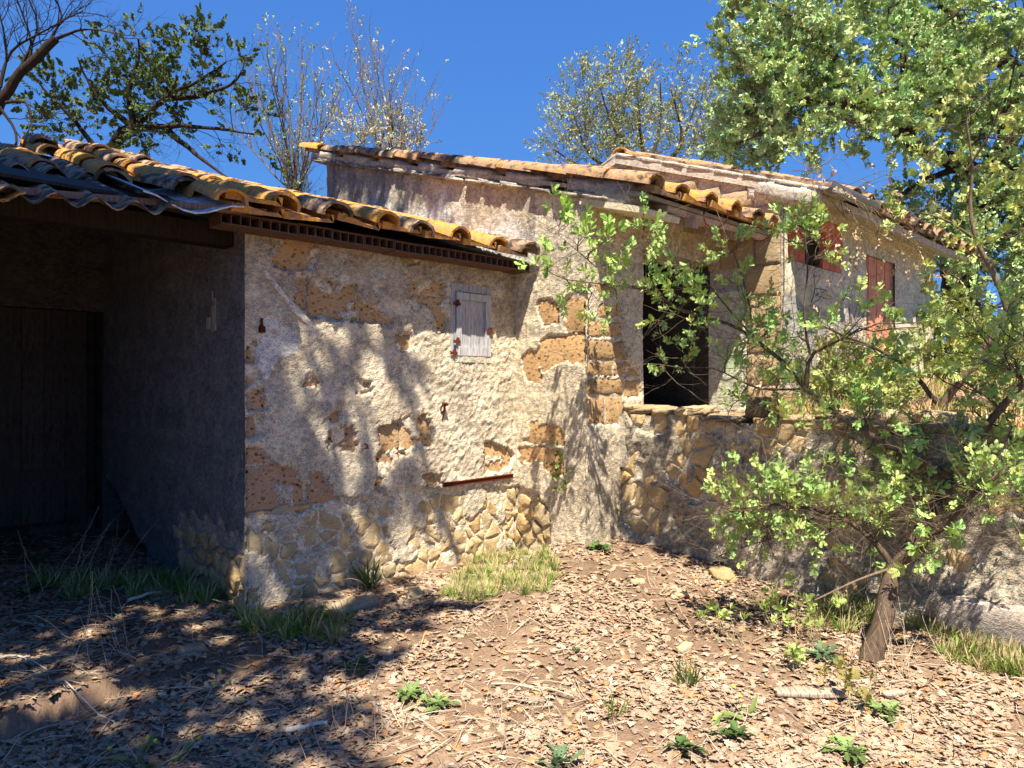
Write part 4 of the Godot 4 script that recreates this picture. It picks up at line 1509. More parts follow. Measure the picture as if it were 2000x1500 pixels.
func make_retaining_wall() -> void:
	var xr := 2.561
	var z0 := 0.76
	var z1 := 4.7
	var t := building("retaining_wall", "rough plastered stone retaining wall below the terrace, behind the small oak", "wall", Vector3(xr, 0.25, 2.4))
	var top := func(z: float) -> float: return 1.425 - 0.033 * (z - z0) + 0.03 * fbm.get_noise_1d(z * 3.0)
	var polys := []
	for q in [
		[1222, 906, 1245, 903, 1282, 925, 1281, 943, 1240, 938, 1224, 925], [1302, 912, 1330, 905, 1345, 918, 1341, 950, 1304, 940], [1208, 945, 1245, 944, 1268, 955, 1250, 968, 1212, 966],
		[1235, 965, 1300, 945, 1310, 975, 1290, 1000, 1293, 1040, 1270, 1048, 1230, 1044, 1222, 1010, 1240, 990], [1380, 926, 1425, 924, 1428, 946, 1385, 944], [1316, 1004, 1335, 1006, 1342, 1030, 1318, 1034],
		[1376, 828, 1420, 832, 1422, 850, 1380, 846], [1455, 890, 1468, 892, 1466, 918, 1453, 916], [1636, 940, 1660, 944, 1668, 982, 1640, 982], [1420, 860, 1440, 862, 1438, 880, 1418, 878],
		[1490, 835, 1540, 838, 1545, 862, 1495, 860], [1600, 850, 1690, 852, 1700, 880, 1610, 882], [1735, 855, 1800, 860, 1805, 885, 1740, 882],
	]:
		polys.append(outline(q, 0, xr))
	var pb := bounds(polys)
	var shape := func(a: float, y: float) -> Array:
		var s := fbm.get_noise_2d(a * 1.6 + 120.0, y * 1.6)
		var rough := fine.get_noise_2d(a * 14.0, y * 14.0)
		var coarse := fbm.get_noise_2d(a * 28.0, y * 28.0)
		var p := Vector2(a, y) + Vector2(fbm.get_noise_2d(a * 9.0, y * 9.0), fbm.get_noise_2d(a * 9.0 + 50.0, y * 9.0)) * 0.035
		if in_any(p, polys, pb) or fbm.get_noise_2d(a * 1.9 + 60.0, y * 1.9) > 0.27 or (y > top.call(a) - 0.16 and fbm.get_noise_2d(a * 3.0, 77.0) > -0.05):
			return [-0.008 + 0.008 * rough, Color(0.74, 0.65, 0.50)]
		var c := Color(0.46, 0.41, 0.33).lerp(Color(0.64, 0.56, 0.43), 0.5 + 0.7 * s)
		c = c.lerp(Color(0.32, 0.29, 0.23), smoothstep(-0.05, 0.3, fbm.get_noise_2d(a * 2.2, y * 2.2 + 8.0)) * 0.75)
		var bulge := 0.05 * smoothstep(0.75, 0.35, y) + 0.03 * fbm.get_noise_2d(a * 1.2, y * 1.2 + 30.0)
		return [0.012 + bulge + 0.012 * s + 0.014 * rough + 0.010 * coarse, c * (1.0 + 0.35 * coarse)]
	var wall := part("wall_face", face(Vector3(xr, 0, 0), Vector3.BACK, Vector3.LEFT, z0, z1, 0.0, 1.46, 0.014, shape, func(a: float, y: float) -> bool: return y < top.call(a) - 0.02), M["plaster"], t)
	var pts := []
	for j in 11:
		for k in 30:
			pts.append(Vector2(z0 + k * 0.13 + (j % 2) * 0.06 + rng.randf_range(-0.055, 0.055), 0.25 + j * 0.11 + rng.randf_range(-0.045, 0.045)))
	var cl := cells(pts, Rect2(z0, 0.1, z1 - z0, 1.3), 0.008)
	for k in cl.size():
		if cl[k].size() >= 3 and (in_any(pts[k], polys, pb) or fbm.get_noise_2d(pts[k].x * 1.9 + 60.0, pts[k].y * 1.9) > 0.22 or (rng.randf() < 0.55 and pts[k].y > top.call(pts[k].x) - 0.20 and fbm.get_noise_2d(pts[k].x * 3.0, 77.0) > -0.1)):
			part("rubble_stone", rubble(Vector3(xr, 0, 0), Vector3.BACK, Vector3.LEFT, cl[k], rng.randf_range(-0.006, 0.014), stone_tone(), k * 1.3), M["stone"], wall)
	# loose top stones
	var z := z0 - 0.02
	var n := 0
	while z < z1 - 0.1:
		var l := rng.randf_range(0.12, 0.32)
		var hh := rng.randf_range(0.03, 0.08)
		part("cap_stone", lump(Vector3(0.42 + rng.randf_range(-0.06, 0.08), hh, l), n * 3.7, 0.13, (Color(1.0, 0.92, 0.8) if rng.randf() < 0.6 else Color(0.75, 0.7, 0.62)) * rng.randf_range(0.8, 1.0)), M["stone"], t, Transform3D(Basis(Vector3.UP, rng.randf_range(-0.12, 0.12)) * Basis(Vector3.BACK, rng.randf_range(-0.06, 0.06)), Vector3(xr + 0.18, top.call(z) - 0.02 + hh * 0.35, z + l * 0.5)))
		z += l * (0.96 if rng.randf() < 0.8 else 1.5)
		n += 1
	var core := MB.new()
	core.slab(Vector3(xr + 0.04, 0.0, z0 - 0.02), Vector3(xr + 0.46, 1.28, z1), Color(0.5, 0.45, 0.36))
	part("wall_core", core.mesh(), M["plaster"], t)
	# rubble lying on the wall top
	for q in [[1716, 806, 0.15, 0.10, Color(0.95, 0.92, 0.88), "whitish rough stone on the terrace edge behind the small oak"], [1760, 822, 0.13, 0.07, Color(0.85, 0.8, 0.72), "flat grey stone on the terrace edge right of the whitish rough stone"], [1625, 846, 0.20, 0.06, Color(1.0, 0.92, 0.8), "long pale stone lying loose on the wall top left of the whitish rough stone"], [1830, 838, 0.22, 0.09, Color(0.9, 0.84, 0.74), "broad pale stone on the wall top near the young oak's foot"]]:
		var p := on(q[0], q[1], 0, xr + 0.2)
		p.y = top.call(p.z) + 0.03 + q[3] * 0.3
		single("loose_stone", lump(Vector3(q[2], q[3], q[2] * 1.1), q[0] * 0.7, 0.15, q[4]), M["stone"], q[5], "stone", TB * Transform3D(Basis(Vector3.UP, q[0] * 0.3), p))
	# two dark mossy blocks on the terrace edge
	for q in [[1485, 812, 0.17, 0.15, "squared black lichened stone block on the terrace edge beside the limewashed wall"], [1534, 812, 0.16, 0.16, "rounded mossy stone block on the terrace edge right of the squared block"]]:
		var p := on(q[0], q[1], 0, xr + 0.14)
		p.y = top.call(p.z) + 0.02 + q[3] * 0.42
		single("stone_block", lump(Vector3(0.17, q[3], q[2]), q[0] * 0.1, 0.07 if q[0] < 1500 else 0.14, Color(0.36, 0.34, 0.28) if q[0] < 1500 else Color(0.50, 0.46, 0.32)), M["stone"], q[4], "stone block", TB * Transform3D(Basis(Vector3.UP, 0.15), p))


# ---------------------------------------------------------------- ground
func spaced(lo: float, hi: float, a: float, b: float, near: float) -> PackedFloat32Array:
	var out := PackedFloat32Array()
	var x := a
	while x <= b:
		out.append(x)
		x += near
	var step := near
	var left := []
	x = a
	while x > lo:
		step *= 1.35
		x -= step
		left.push_front(x)
	step = near
	x = out[out.size() - 1]
	while x < hi:
		step *= 1.35
		x += step
		out.append(x)
	return PackedFloat32Array(left) + out


func make_ground() -> void:
	var xs := spaced(-90.0, 90.0, -4.2, 4.4, 0.045)
	var zs := spaced(-130.0, 40.0, -7.2, -1.0, 0.045)
	var mb := MB.new()
	var w := xs.size()
	for z in zs:
		for x in xs:
			var y := ground_at(x, z)
			var t := fbm.get_noise_2d(x * 0.9 + 7.0, z * 0.9)
			var c := Color(0.94, 0.84, 0.76).lerp(Color(0.66, 0.59, 0.53), clampf(0.5 + t, 0, 1))
			var l: Vector3 = TBI * Vector3(x, 0, z)
			if l.x > 2.9 or l.z < -3.6:
				c = c.lerp(Color(0.95, 0.95, 0.72), 0.5)
			mb.vert(Vector3(x, y + 0.008 * fine.get_noise_2d(x * 9.0, z * 9.0), z), Vector3.UP, c)
	for j in zs.size() - 1:
		for k in w - 1:
			var q := j * w + k
			mb.tri(q, q + w, q + w + 1)
			mb.tri(q, q + w + 1, q + 1)
	mb.smooth()
	struct("ground", mb.mesh(), M["earth"])


# ---------------------------------------------------------------- leaves and branches
const OAK := [0.0, 0.02, 0.16, 0.05, 0.28, 0.20, 0.36, 0.09, 0.50, 0.30, 0.58, 0.13, 0.72, 0.32, 0.80, 0.15, 0.91, 0.18, 1.0, 0.02]
const OVAL := [0.0, 0.03, 0.2, 0.24, 0.5, 0.34, 0.8, 0.22, 1.0, 0.02]
const BLADE := [0.0, 0.10, 0.35, 0.16, 0.7, 0.14, 1.0, 0.01]


# pairs of station and half width, both as shares of the length
func add_leaf(mb: MB, xf: Transform3D, long: float, profile: Array, fold: float, curl: float, cc := Color.WHITE, wide := 1.0) -> void:
	var m := profile.size() / 2
	var first := mb.v.size()
	for k in m:
		var f: float = profile[k * 2]
		var w: float = profile[k * 2 + 1] * long * wide
		var z := -curl * f * f * long
		var x := f * long * (1.0 - 0.3 * absf(curl) * f)
		var up := xf.basis.y.normalized()
		mb.vert(xf * Vector3(x, z, 0), up, cc)
		mb.vert(xf * Vector3(x, z + fold * w, w), (up - xf.basis.z.normalized() * fold).normalized(), cc)
		mb.vert(xf * Vector3(x, z + fold * w, -w), (up + xf.basis.z.normalized() * fold).normalized(), cc)
	for k in m - 1:
		var a := first + k * 3
		mb.tri(a, a + 1, a + 4)
		mb.tri(a, a + 4, a + 3)
		mb.tri(a, a + 3, a + 5)
		mb.tri(a, a + 5, a + 2)


func turned(d: Vector3, roll := 0.0) -> Basis:
	var x := d.normalized()
	var z := x.cross(Vector3.UP if absf(x.y) < 0.95 else Vector3.RIGHT).normalized()
	return Basis(x, z.cross(x), z) * Basis(Vector3.RIGHT, roll)


# where the leaves of one sprig sit along a stem that runs to +x
func sprig_places(count: int, stem: float, open: float, seed_: int) -> Array:
	var r := RandomNumberGenerator.new()
	r.seed = seed_
	var out := []
	for k in count:
		var f := lerpf(0.25, 1.0, float(k) / maxi(count - 1, 1))
		var around := k * 2.4 + r.randf_range(-0.4, 0.4)
		var lean := open * lerpf(1.1, 0.55, f) + r.randf_range(-0.2, 0.2)
		var d := Vector3(cos(lean), sin(lean) * cos(around), sin(lean) * sin(around))
		out.append([Transform3D(turned(d, r.randf_range(-0.5, 0.5)), Vector3(stem * f, 0, 0)), r.randf_range(0.75, 1.1)])
	return out


func sprig(count: int, stem: float, long: float, profile: Array, open: float, seed_: int, wide := 1.0) -> ArrayMesh:
	var mb := MB.new()
	mb.tube(PackedVector3Array([Vector3.ZERO, Vector3(stem, 0, 0)]), PackedFloat32Array([0.0025, 0.0012]), 3, Color(0.55, 0.5, 0.35), false)
	var r := RandomNumberGenerator.new()
	r.seed = seed_ + 99
	for q in sprig_places(count, stem, open, seed_):
		add_leaf(mb, q[0], long * q[1], profile, 0.25, r.randf_range(0.1, 0.5), Color.WHITE * r.randf_range(0.8, 1.1), wide)
	return mb.mesh()


func any_dir() -> Vector3:
	return Vector3(rng.randfn(), rng.randfn(), rng.randfn()).normalized()


# a curved, wandering branch; gives back its points
func bough(mb: MB, a: Vector3, b: Vector3, r0: float, r1: float, sag: float, wander: float, sides: int, cc: Color, n := 7) -> PackedVector3Array:
	var p := PackedVector3Array()
	var r := PackedFloat32Array()
	var l := a.distance_to(b)
	var s := rng.randf() * 100.0
	for k in n:
		var f := float(k) / (n - 1)
		var o := Vector3(fbm.get_noise_2d(f * 2.4, s), fbm.get_noise_2d(f * 2.4, s + 30.0), fbm.get_noise_2d(f * 2.4, s + 60.0)) * wander * l * sin(f * PI)
		p.append(a.lerp(b, f) + o + Vector3.UP * sag * l * sin(f * PI))
		r.append(lerpf(r0, r1, f))
	mb.tube(p, r, sides, cc, false)
	return p


func limb(mb: MB, given: Array, r0: float, r1: float, sides: int, cc: Color) -> PackedVector3Array:
	var curve := Curve3D.new()
	for k in given.size():
		var a: Vector3 = given[maxi(k - 1, 0)]
		var b: Vector3 = given[mini(k + 1, given.size() - 1)]
		var t := (b - a) * 0.17
		curve.add_point(given[k], -t, t)
	var p := PackedVector3Array()
	var r := PackedFloat32Array()
	var l := curve.get_baked_length()
	var n := clampi(int(l / 0.07), 6, 40)
	for k in n:
		var f := float(k) / (n - 1)
		var q := curve.sample_baked(f * l)
		q += Vector3(fbm.get_noise_2d(q.y * 3.0, q.x * 3.0), fbm.get_noise_2d(q.x * 3.0, q.z * 3.0), fbm.get_noise_2d(q.z * 3.0, q.y * 3.0)) * 0.5 * lerpf(r0, r1, f)
		p.append(q)
		r.append(lerpf(r0, r1, pow(f, 0.8)) * (1.0 + 0.22 * fine.get_noise_2d(f * 9.0, l)))
	mb.tube(p, r, sides, cc)
	return p


# twigs from p along d, dividing; sprigs are set along the last ones
func twigs(mb: MB, out: Array, p: Vector3, d: Vector3, l: float, r: float, deep: int, cc: Color, up: float, wob := 0.3) -> void:
	var n := 4
	var pts := PackedVector3Array([p])
	var rr := PackedFloat32Array([r])
	for k in n:
		d = (d + any_dir() * wob + Vector3.UP * up).normalized()
		p += d * l / n
		pts.append(p)
		rr.append(lerpf(r, r * 0.45, float(k + 1) / n))
	mb.tube(pts, rr, 4 if r > 0.004 else 3, cc, false)
	if deep == 0:
		out.append([p, d])
		out.append([pts[2], (d + any_dir() * 0.8).normalized()])
		return
	for k in 3:
		var q: Vector3 = pts[mini(2 + k, n)]
		twigs(mb, out, q, (d + any_dir() * 0.75).normalized(), l * rng.randf_range(0.55, 0.8), r * 0.55, deep - 1, cc, up, wob)


# foliage round given centres, carried by branches from the nearest limb
func crown(mb: MB, limbs: Array, centres: Array, cc: Color, thick: float, deep: int, twig: float, up: float, per := 3) -> Array:
	var tips := []
	for c: Vector3 in centres:
		var best := 1e9
		var from := Vector3.ZERO
		for l: PackedVector3Array in limbs:
			for q in l:
				var w := q.distance_to(c) + maxf(0.0, q.y - c.y) * 0.6
				if w < best:
					best = w
					from = q
		var p := bough(mb, from, c, thick * clampf(best, 0.4, 2.0), thick * 0.35, 0.06, 0.22, 5, cc)
		if p.size() > 5 and best > 0.8:
			limbs.append(p.slice(2))
		var d := (c - from).normalized()
		for k in per:
			twigs(mb, tips, p[p.size() - 1 - mini(k, 2)], (d * 0.6 + any_dir() * 0.8).normalized(), twig, thick * 0.3, deep, cc, up)
	return tips


func leaf_set(tips: Array, size_lo: float, size_hi: float, col: Color, vary: float, each := 1) -> Array:
	var xf := []
	var cs := []
	for q in tips:
		for k in each:
			var d: Vector3 = (q[1] + any_dir() * (0.35 + 0.4 * k)).normalized()
			xf.append(Transform3D(turned(d, rng.randf() * TAU) * Basis().scaled(Vector3.ONE * rng.randf_range(size_lo, size_hi)), q[0] - d * 0.02 * k))
			var c := col * rng.randf_range(1.0 - vary, 1.0 + vary)
			c.r *= rng.randf_range(0.85, 1.2)
			cs.append(c)
	return [xf, cs]


func tree(called: String, label: String, at: Vector3, wood: MB, bark_: Material, group := "") -> Node3D:
	var t := thing(called, label, "tree", Transform3D(Basis(), at), group)
	part("trunk", wood.mesh(), bark_, t, Transform3D(Basis(), -at))
	return t


func in_px(poly: PackedVector2Array, lo: float, hi: float, count: int, holes := []) -> Array:
	var out := []
	var box := Rect2(poly[0], Vector2.ZERO)
	for p in poly:
		box = box.expand(p)
	var n := 0
	while out.size() < count and n < count * 30:
		n += 1
		var p := box.position + Vector2(rng.randf(), rng.randf()) * box.size
		if not Geometry2D.is_point_in_polygon(p, poly):
			continue
		var bad := false
		for h in holes:
			bad = bad or Geometry2D.is_point_in_polygon(p, h)
		if not bad:
			out.append(seen(p.x, p.y, rng.randf_range(lo, hi)))
	return out


func make_trees() -> void:
	var bark_: Material = M["bark"]
	var grey := Color(0.55, 0.50, 0.45)
	var dark := Color(0.27, 0.24, 0.22)
	var spr_oak := []
	var spr_small := []
	var spr_thin := []
	for k in 3:
		spr_oak.append(sprig(9, 0.10, 0.068, OAK, 0.95, 10 + k))
		spr_small.append(sprig(11, 0.16, 0.062, OVAL, 0.9, 20 + k))
		spr_thin.append(sprig(5, 0.10, 0.034, OVAL, 0.8, 30 + k, 0.9))

	# ---- the small oak in front of the retaining wall
	var mb := MB.new()
	var limbs := []
	limbs.append(limb(mb, [seen(1690, 1325, 3.42), seen(1703, 1280, 3.44), seen(1725, 1200, 3.50), seen(1748, 1105, 3.60)], 0.0624, 0.0374, 10, dark * 1.5))
	limbs.append(limb(mb, [seen(1748, 1110, 3.60), seen(1790, 1040, 3.66), seen(1828, 985, 3.72), seen(1862, 935, 3.78)], 0.0320, 0.0250, 9, dark * 1.3))
	limbs.append(limb(mb, [seen(1748, 1110, 3.60), seen(1800, 1062, 3.50), seen(1850, 1020, 3.40), seen(1905, 960, 3.30)], 0.0256, 0.0117, 7, dark * 1.3))
	limbs.append(limb(mb, [seen(1862, 935, 3.78), seen(1772, 890, 3.82), seen(1702, 851, 3.81), seen(1615, 795, 3.98), seen(1573, 758, 4.03)], 0.0210, 0.0130, 9, grey * 1.1))
	limbs.append(limb(mb, [seen(1573, 758, 4.03), seen(1576, 715, 4.03), seen(1582, 692, 4.01), seen(1640, 664, 3.93)], 0.0160, 0.0062, 7, dark * 1.2))
	limbs.append(limb(mb, [seen(1573, 758, 4.03), seen(1520, 700, 4.13), seen(1432, 634, 4.23), seen(1380, 621, 4.28), seen(1324, 601, 4.33), seen(1276, 570, 4.37), seen(1190, 555, 4.43), seen(1100, 545, 4.48), seen(1068, 528, 4.51)], 0.0152, 0.0031, 7, grey * 0.9))
	limbs.append(limb(mb, [seen(1276, 570, 4.37), seen(1212, 552, 4.41), seen(1180, 534, 4.43), seen(1140, 500, 4.45), seen(1092, 460, 4.48)], 0.0064, 0.0023, 6, grey * 0.8))
	limbs.append(limb(mb, [seen(1520, 700, 4.13), seen(1470, 655, 4.18), seen(1420, 600, 4.23), seen(1375, 545, 4.28), seen(1345, 510, 4.29)], 0.0088, 0.0031, 6, grey * 0.8))
	limbs.append(limb(mb, [seen(1470, 655, 4.18), seen(1465, 600, 4.13), seen(1450, 540, 4.13), seen(1432, 490, 4.15)], 0.0072, 0.0031, 6, grey * 0.8))
	limbs.append(limb(mb, [seen(1582, 692, 4.01), seen(1570, 610, 3.98), seen(1578, 530, 3.98), seen(1572, 450, 3.98)], 0.0080, 0.0031, 6, grey * 0.8))
	limbs.append(limb(mb, [seen(1573, 758, 4.03), seen(1480, 760, 4.13), seen(1400, 720, 4.23), seen(1330, 718, 4.28), seen(1288, 712, 4.33)], 0.0080, 0.0023, 6, grey * 0.8))
	limbs.append(limb(mb, [seen(1262, 560, 4.37), seen(1262, 510, 4.35), seen(1258, 450, 4.33)], 0.0040, 0.0016, 5, grey * 0.8))
	limbs.append(limb(mb, [seen(1745, 1110, 3.60), seen(1690, 1040, 3.66), seen(1610, 1000, 3.75), seen(1510, 985, 3.58), seen(1425, 1000, 3.68)], 0.0176, 0.0039, 7, dark * 1.3))
	limbs.append(limb(mb, [seen(1610, 1000, 3.75), seen(1540, 1040, 3.70), seen(1460, 1065, 3.75), seen(1405, 1085, 3.80)], 0.0080, 0.0023, 6, grey * 0.8))
	limbs.append(limb(mb, [seen(1862, 935, 3.78), seen(1900, 870, 3.70), seen(1950, 800, 3.60), seen(2030, 720, 3.50)], 0.0288, 0.0156, 8, grey))
	limbs.append(limb(mb, [seen(1745, 1110, 3.60), seen(1680, 1130, 3.50), seen(1590, 1172, 3.45)], 0.0096, 0.0031, 6, grey * 1.1))
	var spots := []
	for q in [[1090, 440, 5], [1075, 520, 4], [1128, 478, 6], [1180, 470, 6], [1190, 520, 6], [1205, 590, 5], [1150, 600, 3], [1110, 560, 4], [1258, 440, 3], [1268, 470, 4], [1280, 560, 4], [1330, 540, 6], [1345, 590, 7], [1385, 600, 6], [1300, 610, 5], [1370, 640, 5], [1410, 500, 5], [1440, 480, 4], [1440, 560, 6], [1480, 600, 5],
			[1300, 715, 4], [1345, 700, 3], [1560, 440, 7], [1585, 470, 7], [1600, 500, 5], [1540, 470, 4], [1500, 660, 5], [1540, 640, 4], [1460, 690, 5], [1520, 740, 4], [1620, 640, 5], [1660, 670, 4], [1590, 560, 4], [1420, 700, 4], [1560, 700, 4],
			[1430, 985, 6], [1450, 1010, 5], [1500, 985, 6], [1540, 1000, 6], [1490, 1045, 5], [1410, 1090, 4], [1580, 1010, 5], [1640, 1000, 5], [1700, 1010, 4], [1560, 1050, 4], [1620, 1040, 4], [1780, 960, 4], [1740, 920, 4], [1850, 985, 4], [1920, 930, 4], [1950, 960, 3], [1890, 900, 3], [1600, 850, 4], [1660, 820, 4], [1690, 1080, 3], [1500, 800, 3], [1640, 760, 4], [1700, 790, 3], [1800, 870, 4], [1860, 850, 4], [1930, 870, 4], [1970, 920, 4], [1980, 990, 4], [1900, 1010, 3], [1830, 1040, 3], [1770, 1010, 3], [1660, 960, 4], [1720, 980, 3], [1560, 960, 4], [1620, 900, 3], [1680, 880, 3], [1520, 860, 3], [1480, 940, 4]]:
		spots.append(q)
	for k in 75:
		spots.append([rng.randf_range(1420, 2000), rng.randf_range(580, 1060), 3])
	var tips := []
	for q in spots:
		if q[0] > 1480 and q[1] < 900 and q[1] > 520 and rng.randf() < 0.35:
			continue
		# depth of the nearest limb point
		var c := Vector3.ZERO
		var from := Vector3.ZERO
		var best := 1e9
		var want := Vector2((q[0] - 1000.0) / FOC, (756.0 - q[1]) / FOC)
		for l: PackedVector3Array in limbs:
			for p in l:
				var s := Vector2(p.x / -p.z, (p.y - 1.6) / -p.z)
				if s.distance_to(want) < best:
					best = s.distance_to(want)
					from = p
		c = seen(q[0], q[1], -from.z + rng.randf_range(-0.12, 0.08))
		var p := bough(mb, from, c, 0.005, 0.0025, 0.05, 0.2, 4, grey * 0.8, 5)
		for k in q[2]:
			var s := []
			twigs(mb, s, p[p.size() - 1 - k % 3], ((c - from).normalized() * 0.5 + any_dir() + Vector3.UP * 0.25).normalized(), rng.randf_range(0.06, 0.19), 0.0020, 0, grey * 0.9, 0.08, 0.3)
			tips.append_array(s)
		# bare twigs
		for k in 4:
			twigs(mb, [], p[1 + k % 4], any_dir(), rng.randf_range(0.15, 0.36), 0.0022, 1, grey * 1.1, 0.05)
	var base := seen(1703, 1290, 3.44)
	base.y = ground_at(base.x, base.z)
	var t := tree("small_oak", "small crooked oak with fresh green leaves leaning over the retaining wall", base, mb, bark_)
	var green := Color(0.41, 0.58, 0.20)
	var own := []
	for k in 5:
		var m := leafy("oak_leaf_%d" % k, Color(0.58 + 0.035 * k, 0.74 + 0.022 * k, 0.36 + 0.03 * k), 0.75)
		own.append(m)
	var lm := []
	for k in 4:
		var one := MB.new()
		add_leaf(one, Transform3D(), 0.056, OAK, 0.22 + 0.06 * k, 0.1 + 0.14 * k)
		lm.append(one.mesh())
	var made := 0
	var rest := []
	for q in tips:
		var p: Vector3 = q[0]
		if made < 292 and p.z < -3.75 and p.x < 1.75 and p.y > 1.5:
			var xf := Transform3D(turned(q[1], rng.randf() * TAU), p)
			for s in sprig_places(6, 0.05, 1.0, made):
				part("leaf", lm[rng.randi() % 4], own[rng.randi() % 5], t, Transform3D(Basis(), -base) * xf * (s[0] as Transform3D).scaled_local(Vector3.ONE * s[1] * 1.05))
				made += 1
		else:
			rest.append(q)
	var set_ := leaf_set(rest, 0.42, 0.82, green, 0.25)
	scatter("crown", spr_oak[0], M["oak_leaf"], set_[0], set_[1], t, Transform3D(Basis(), -base))

	# ---- the taller young oak on the terrace
	mb = MB.new()
	limbs = []
	var foot := seen(1838, 812, 5.2)
	foot.y = ground_at(foot.x, foot.z)
	limbs.append(limb(mb, [foot - Vector3(0, 0.1, 0), seen(1838, 795, 5.2), seen(1880, 739, 5.1), seen(1925, 679, 5.0), seen(1968, 612, 4.9), seen(1958, 574, 4.9), seen(1937, 529, 4.9), seen(1907, 469, 4.9), seen(1896, 400, 4.9), seen(1900, 330, 4.85), seen(1890, 240, 4.8)], 0.036, 0.006, 9, grey * 1.3))
	limbs.append(limb(mb, [seen(1840, 800, 5.2), seen(1784, 730, 5.2), seen(1730, 691, 5.2), seen(1685, 670, 5.15), seen(1646, 655, 5.1), seen(1577, 622, 5.1)], 0.022, 0.006, 7, dark * 1.2))
	limbs.append(limb(mb, [seen(1907, 469, 4.9), seen(1850, 430, 4.8), seen(1800, 415, 4.7)], 0.012, 0.004, 6, grey))
	limbs.append(limb(mb, [seen(1968, 612, 4.9), seen(2000, 560, 4.8), seen(2040, 480, 4.7)], 0.03, 0.01, 7, dark))
	limbs.append(limb(mb, [seen(1890, 330, 4.85), seen(1940, 250, 4.7), seen(1960, 190, 4.6)], 0.010, 0.004, 6, grey))
	limbs.append(limb(mb, [seen(1880, 739, 5.1), seen(1920, 770, 5.0), seen(1990, 790, 4.8)], 0.016, 0.006, 6, grey))
	var cs := []
	for q in [[1890, 230], [1850, 260], [1930, 200], [1800, 410], [1840, 350], [1910, 330], [1960, 300], [1880, 430], [1950, 400], [1990, 450], [1930, 480], [1990, 220], [1830, 470], [1970, 550], [1760, 700], [1800, 640], [1850, 620], [1900, 600], [1640, 720], [1700, 740], [1750, 760], [1820, 700], [1960, 690], [1990, 740], [1900, 800], [1950, 830], [1860, 870]]:
		cs.append(seen(q[0], q[1], rng.randf_range(4.7, 5.2)))
	tips = crown(mb, limbs, cs, grey * 1.1, 0.006, 1, 0.16, 0.06, 2)
	t = tree("young_oak", "slender pale-barked young oak on the terrace at the right edge", foot, mb, bark_)
	set_ = leaf_set(tips, 0.5, 0.85, Color(0.46, 0.55, 0.20), 0.2)
	scatter("crown", spr_oak[1], M["oak_leaf"], set_[0], set_[1], t, Transform3D(Basis(), -foot))

	# ---- the big oak behind the farmhouse
	mb = MB.new()
	limbs = []
	foot = seen(1890, 660, 11.5)
	foot.y = ground_at(foot.x, foot.z) - 0.2
	var bk := Color(0.22, 0.19, 0.17)
	limbs.append(limb(mb, [foot, seen(1878, 560, 11.5), seen(1880, 470, 11.4), seen(1930, 380, 11.2), seen(1960, 300, 11.0)], 0.30, 0.22, 12, bk))
	limbs.append(limb(mb, [seen(1945, 350, 11.1), seen(1880, 325, 10.8), seen(1780, 275, 10.5), seen(1715, 230, 10.3), seen(1640, 200, 10.2), seen(1560, 190, 10.0)], 0.16, 0.05, 9, bk))
	limbs.append(limb(mb, [seen(1780, 275, 10.5), seen(1768, 180, 10.4), seen(1760, 90, 10.4), seen(1700, 20, 10.4)], 0.07, 0.03, 7, bk))
	limbs.append(limb(mb, [seen(1715, 230, 10.3), seen(1650, 140, 10.2), seen(1600, 60, 10.2), seen(1520, 20, 10.2)], 0.07, 0.025, 7, bk))
	limbs.append(limb(mb, [seen(1960, 300, 11.0), seen(1985, 160, 11.0), seen(1930, 80, 11.0), seen(1850, 20, 11.0), seen(1820, -60, 11.0)], 0.18, 0.06, 9, bk))
	limbs.append(limb(mb, [seen(1880, 325, 10.8), seen(1790, 360, 10.7), seen(1730, 410, 10.7), seen(1690, 420, 10.6)], 0.06, 0.02, 7, bk))
	limbs.append(limb(mb, [seen(1560, 190, 10.0), seen(1500, 250, 10.0), seen(1440, 280, 10.0)], 0.05, 0.02, 6, bk))
	limbs.append(limb(mb, [seen(1880, 470, 11.4), seen(1830, 440, 11.3), seen(1780, 470, 11.2)], 0.06, 0.02, 6, bk))
	var hole := PackedVector2Array([Vector2(1690, 305), Vector2(1740, 280), Vector2(1795, 300), Vector2(1790, 400), Vector2(1700, 400)])
	cs = in_px(PackedVector2Array([Vector2(1450, -60), Vector2(1440, 20), Vector2(1395, 70), Vector2(1430, 130), Vector2(1390, 150), Vector2(1410, 215), Vector2(1450, 270), Vector2(1520, 300), Vector2(1600, 260), Vector2(1690, 300), Vector2(1780, 300), Vector2(2060, 330), Vector2(2060, -60)]), 9.3, 11.8, 205, [hole])
	cs.append_array(in_px(PackedVector2Array([Vector2(1700, 420), Vector2(1800, 380), Vector2(2060, 330), Vector2(2060, 520), Vector2(1900, 520), Vector2(1780, 490)]), 9.8, 11.8, 60))
	cs.append_array(in_px(PackedVector2Array([Vector2(1880, 480), Vector2(2060, 420), Vector2(2060, 640), Vector2(1930, 600)]), 9.0, 11.0, 16))
	cs.append_array(in_px(PackedVector2Array([Vector2(1380, 230), Vector2(1480, 300), Vector2(1560, 320), Vector2(1440, 320)]), 10.5, 12.0, 10))
	tips = crown(mb, limbs, cs, bk * 1.4, 0.016, 1, 0.34, 0.05, 4)
	t = tree("big_oak", "large spreading oak with dense light green crown behind the farmhouse", foot, mb, bark_)
	set_ = leaf_set(tips, 0.6, 1.05, Color(0.44, 0.60, 0.29), 0.35, 2)
	scatter("crown", spr_small[0], M["leaf"], set_[0], set_[1], t, Transform3D(Basis(), -foot))

	# ---- sparse oak behind the roofs in the middle
	mb = MB.new()
	limbs = []
	foot = seen(1255, 560, 15.0)
	foot.y = ground_at(foot.x, foot.z) - 0.2
	var ob := Color(0.30, 0.27, 0.24)
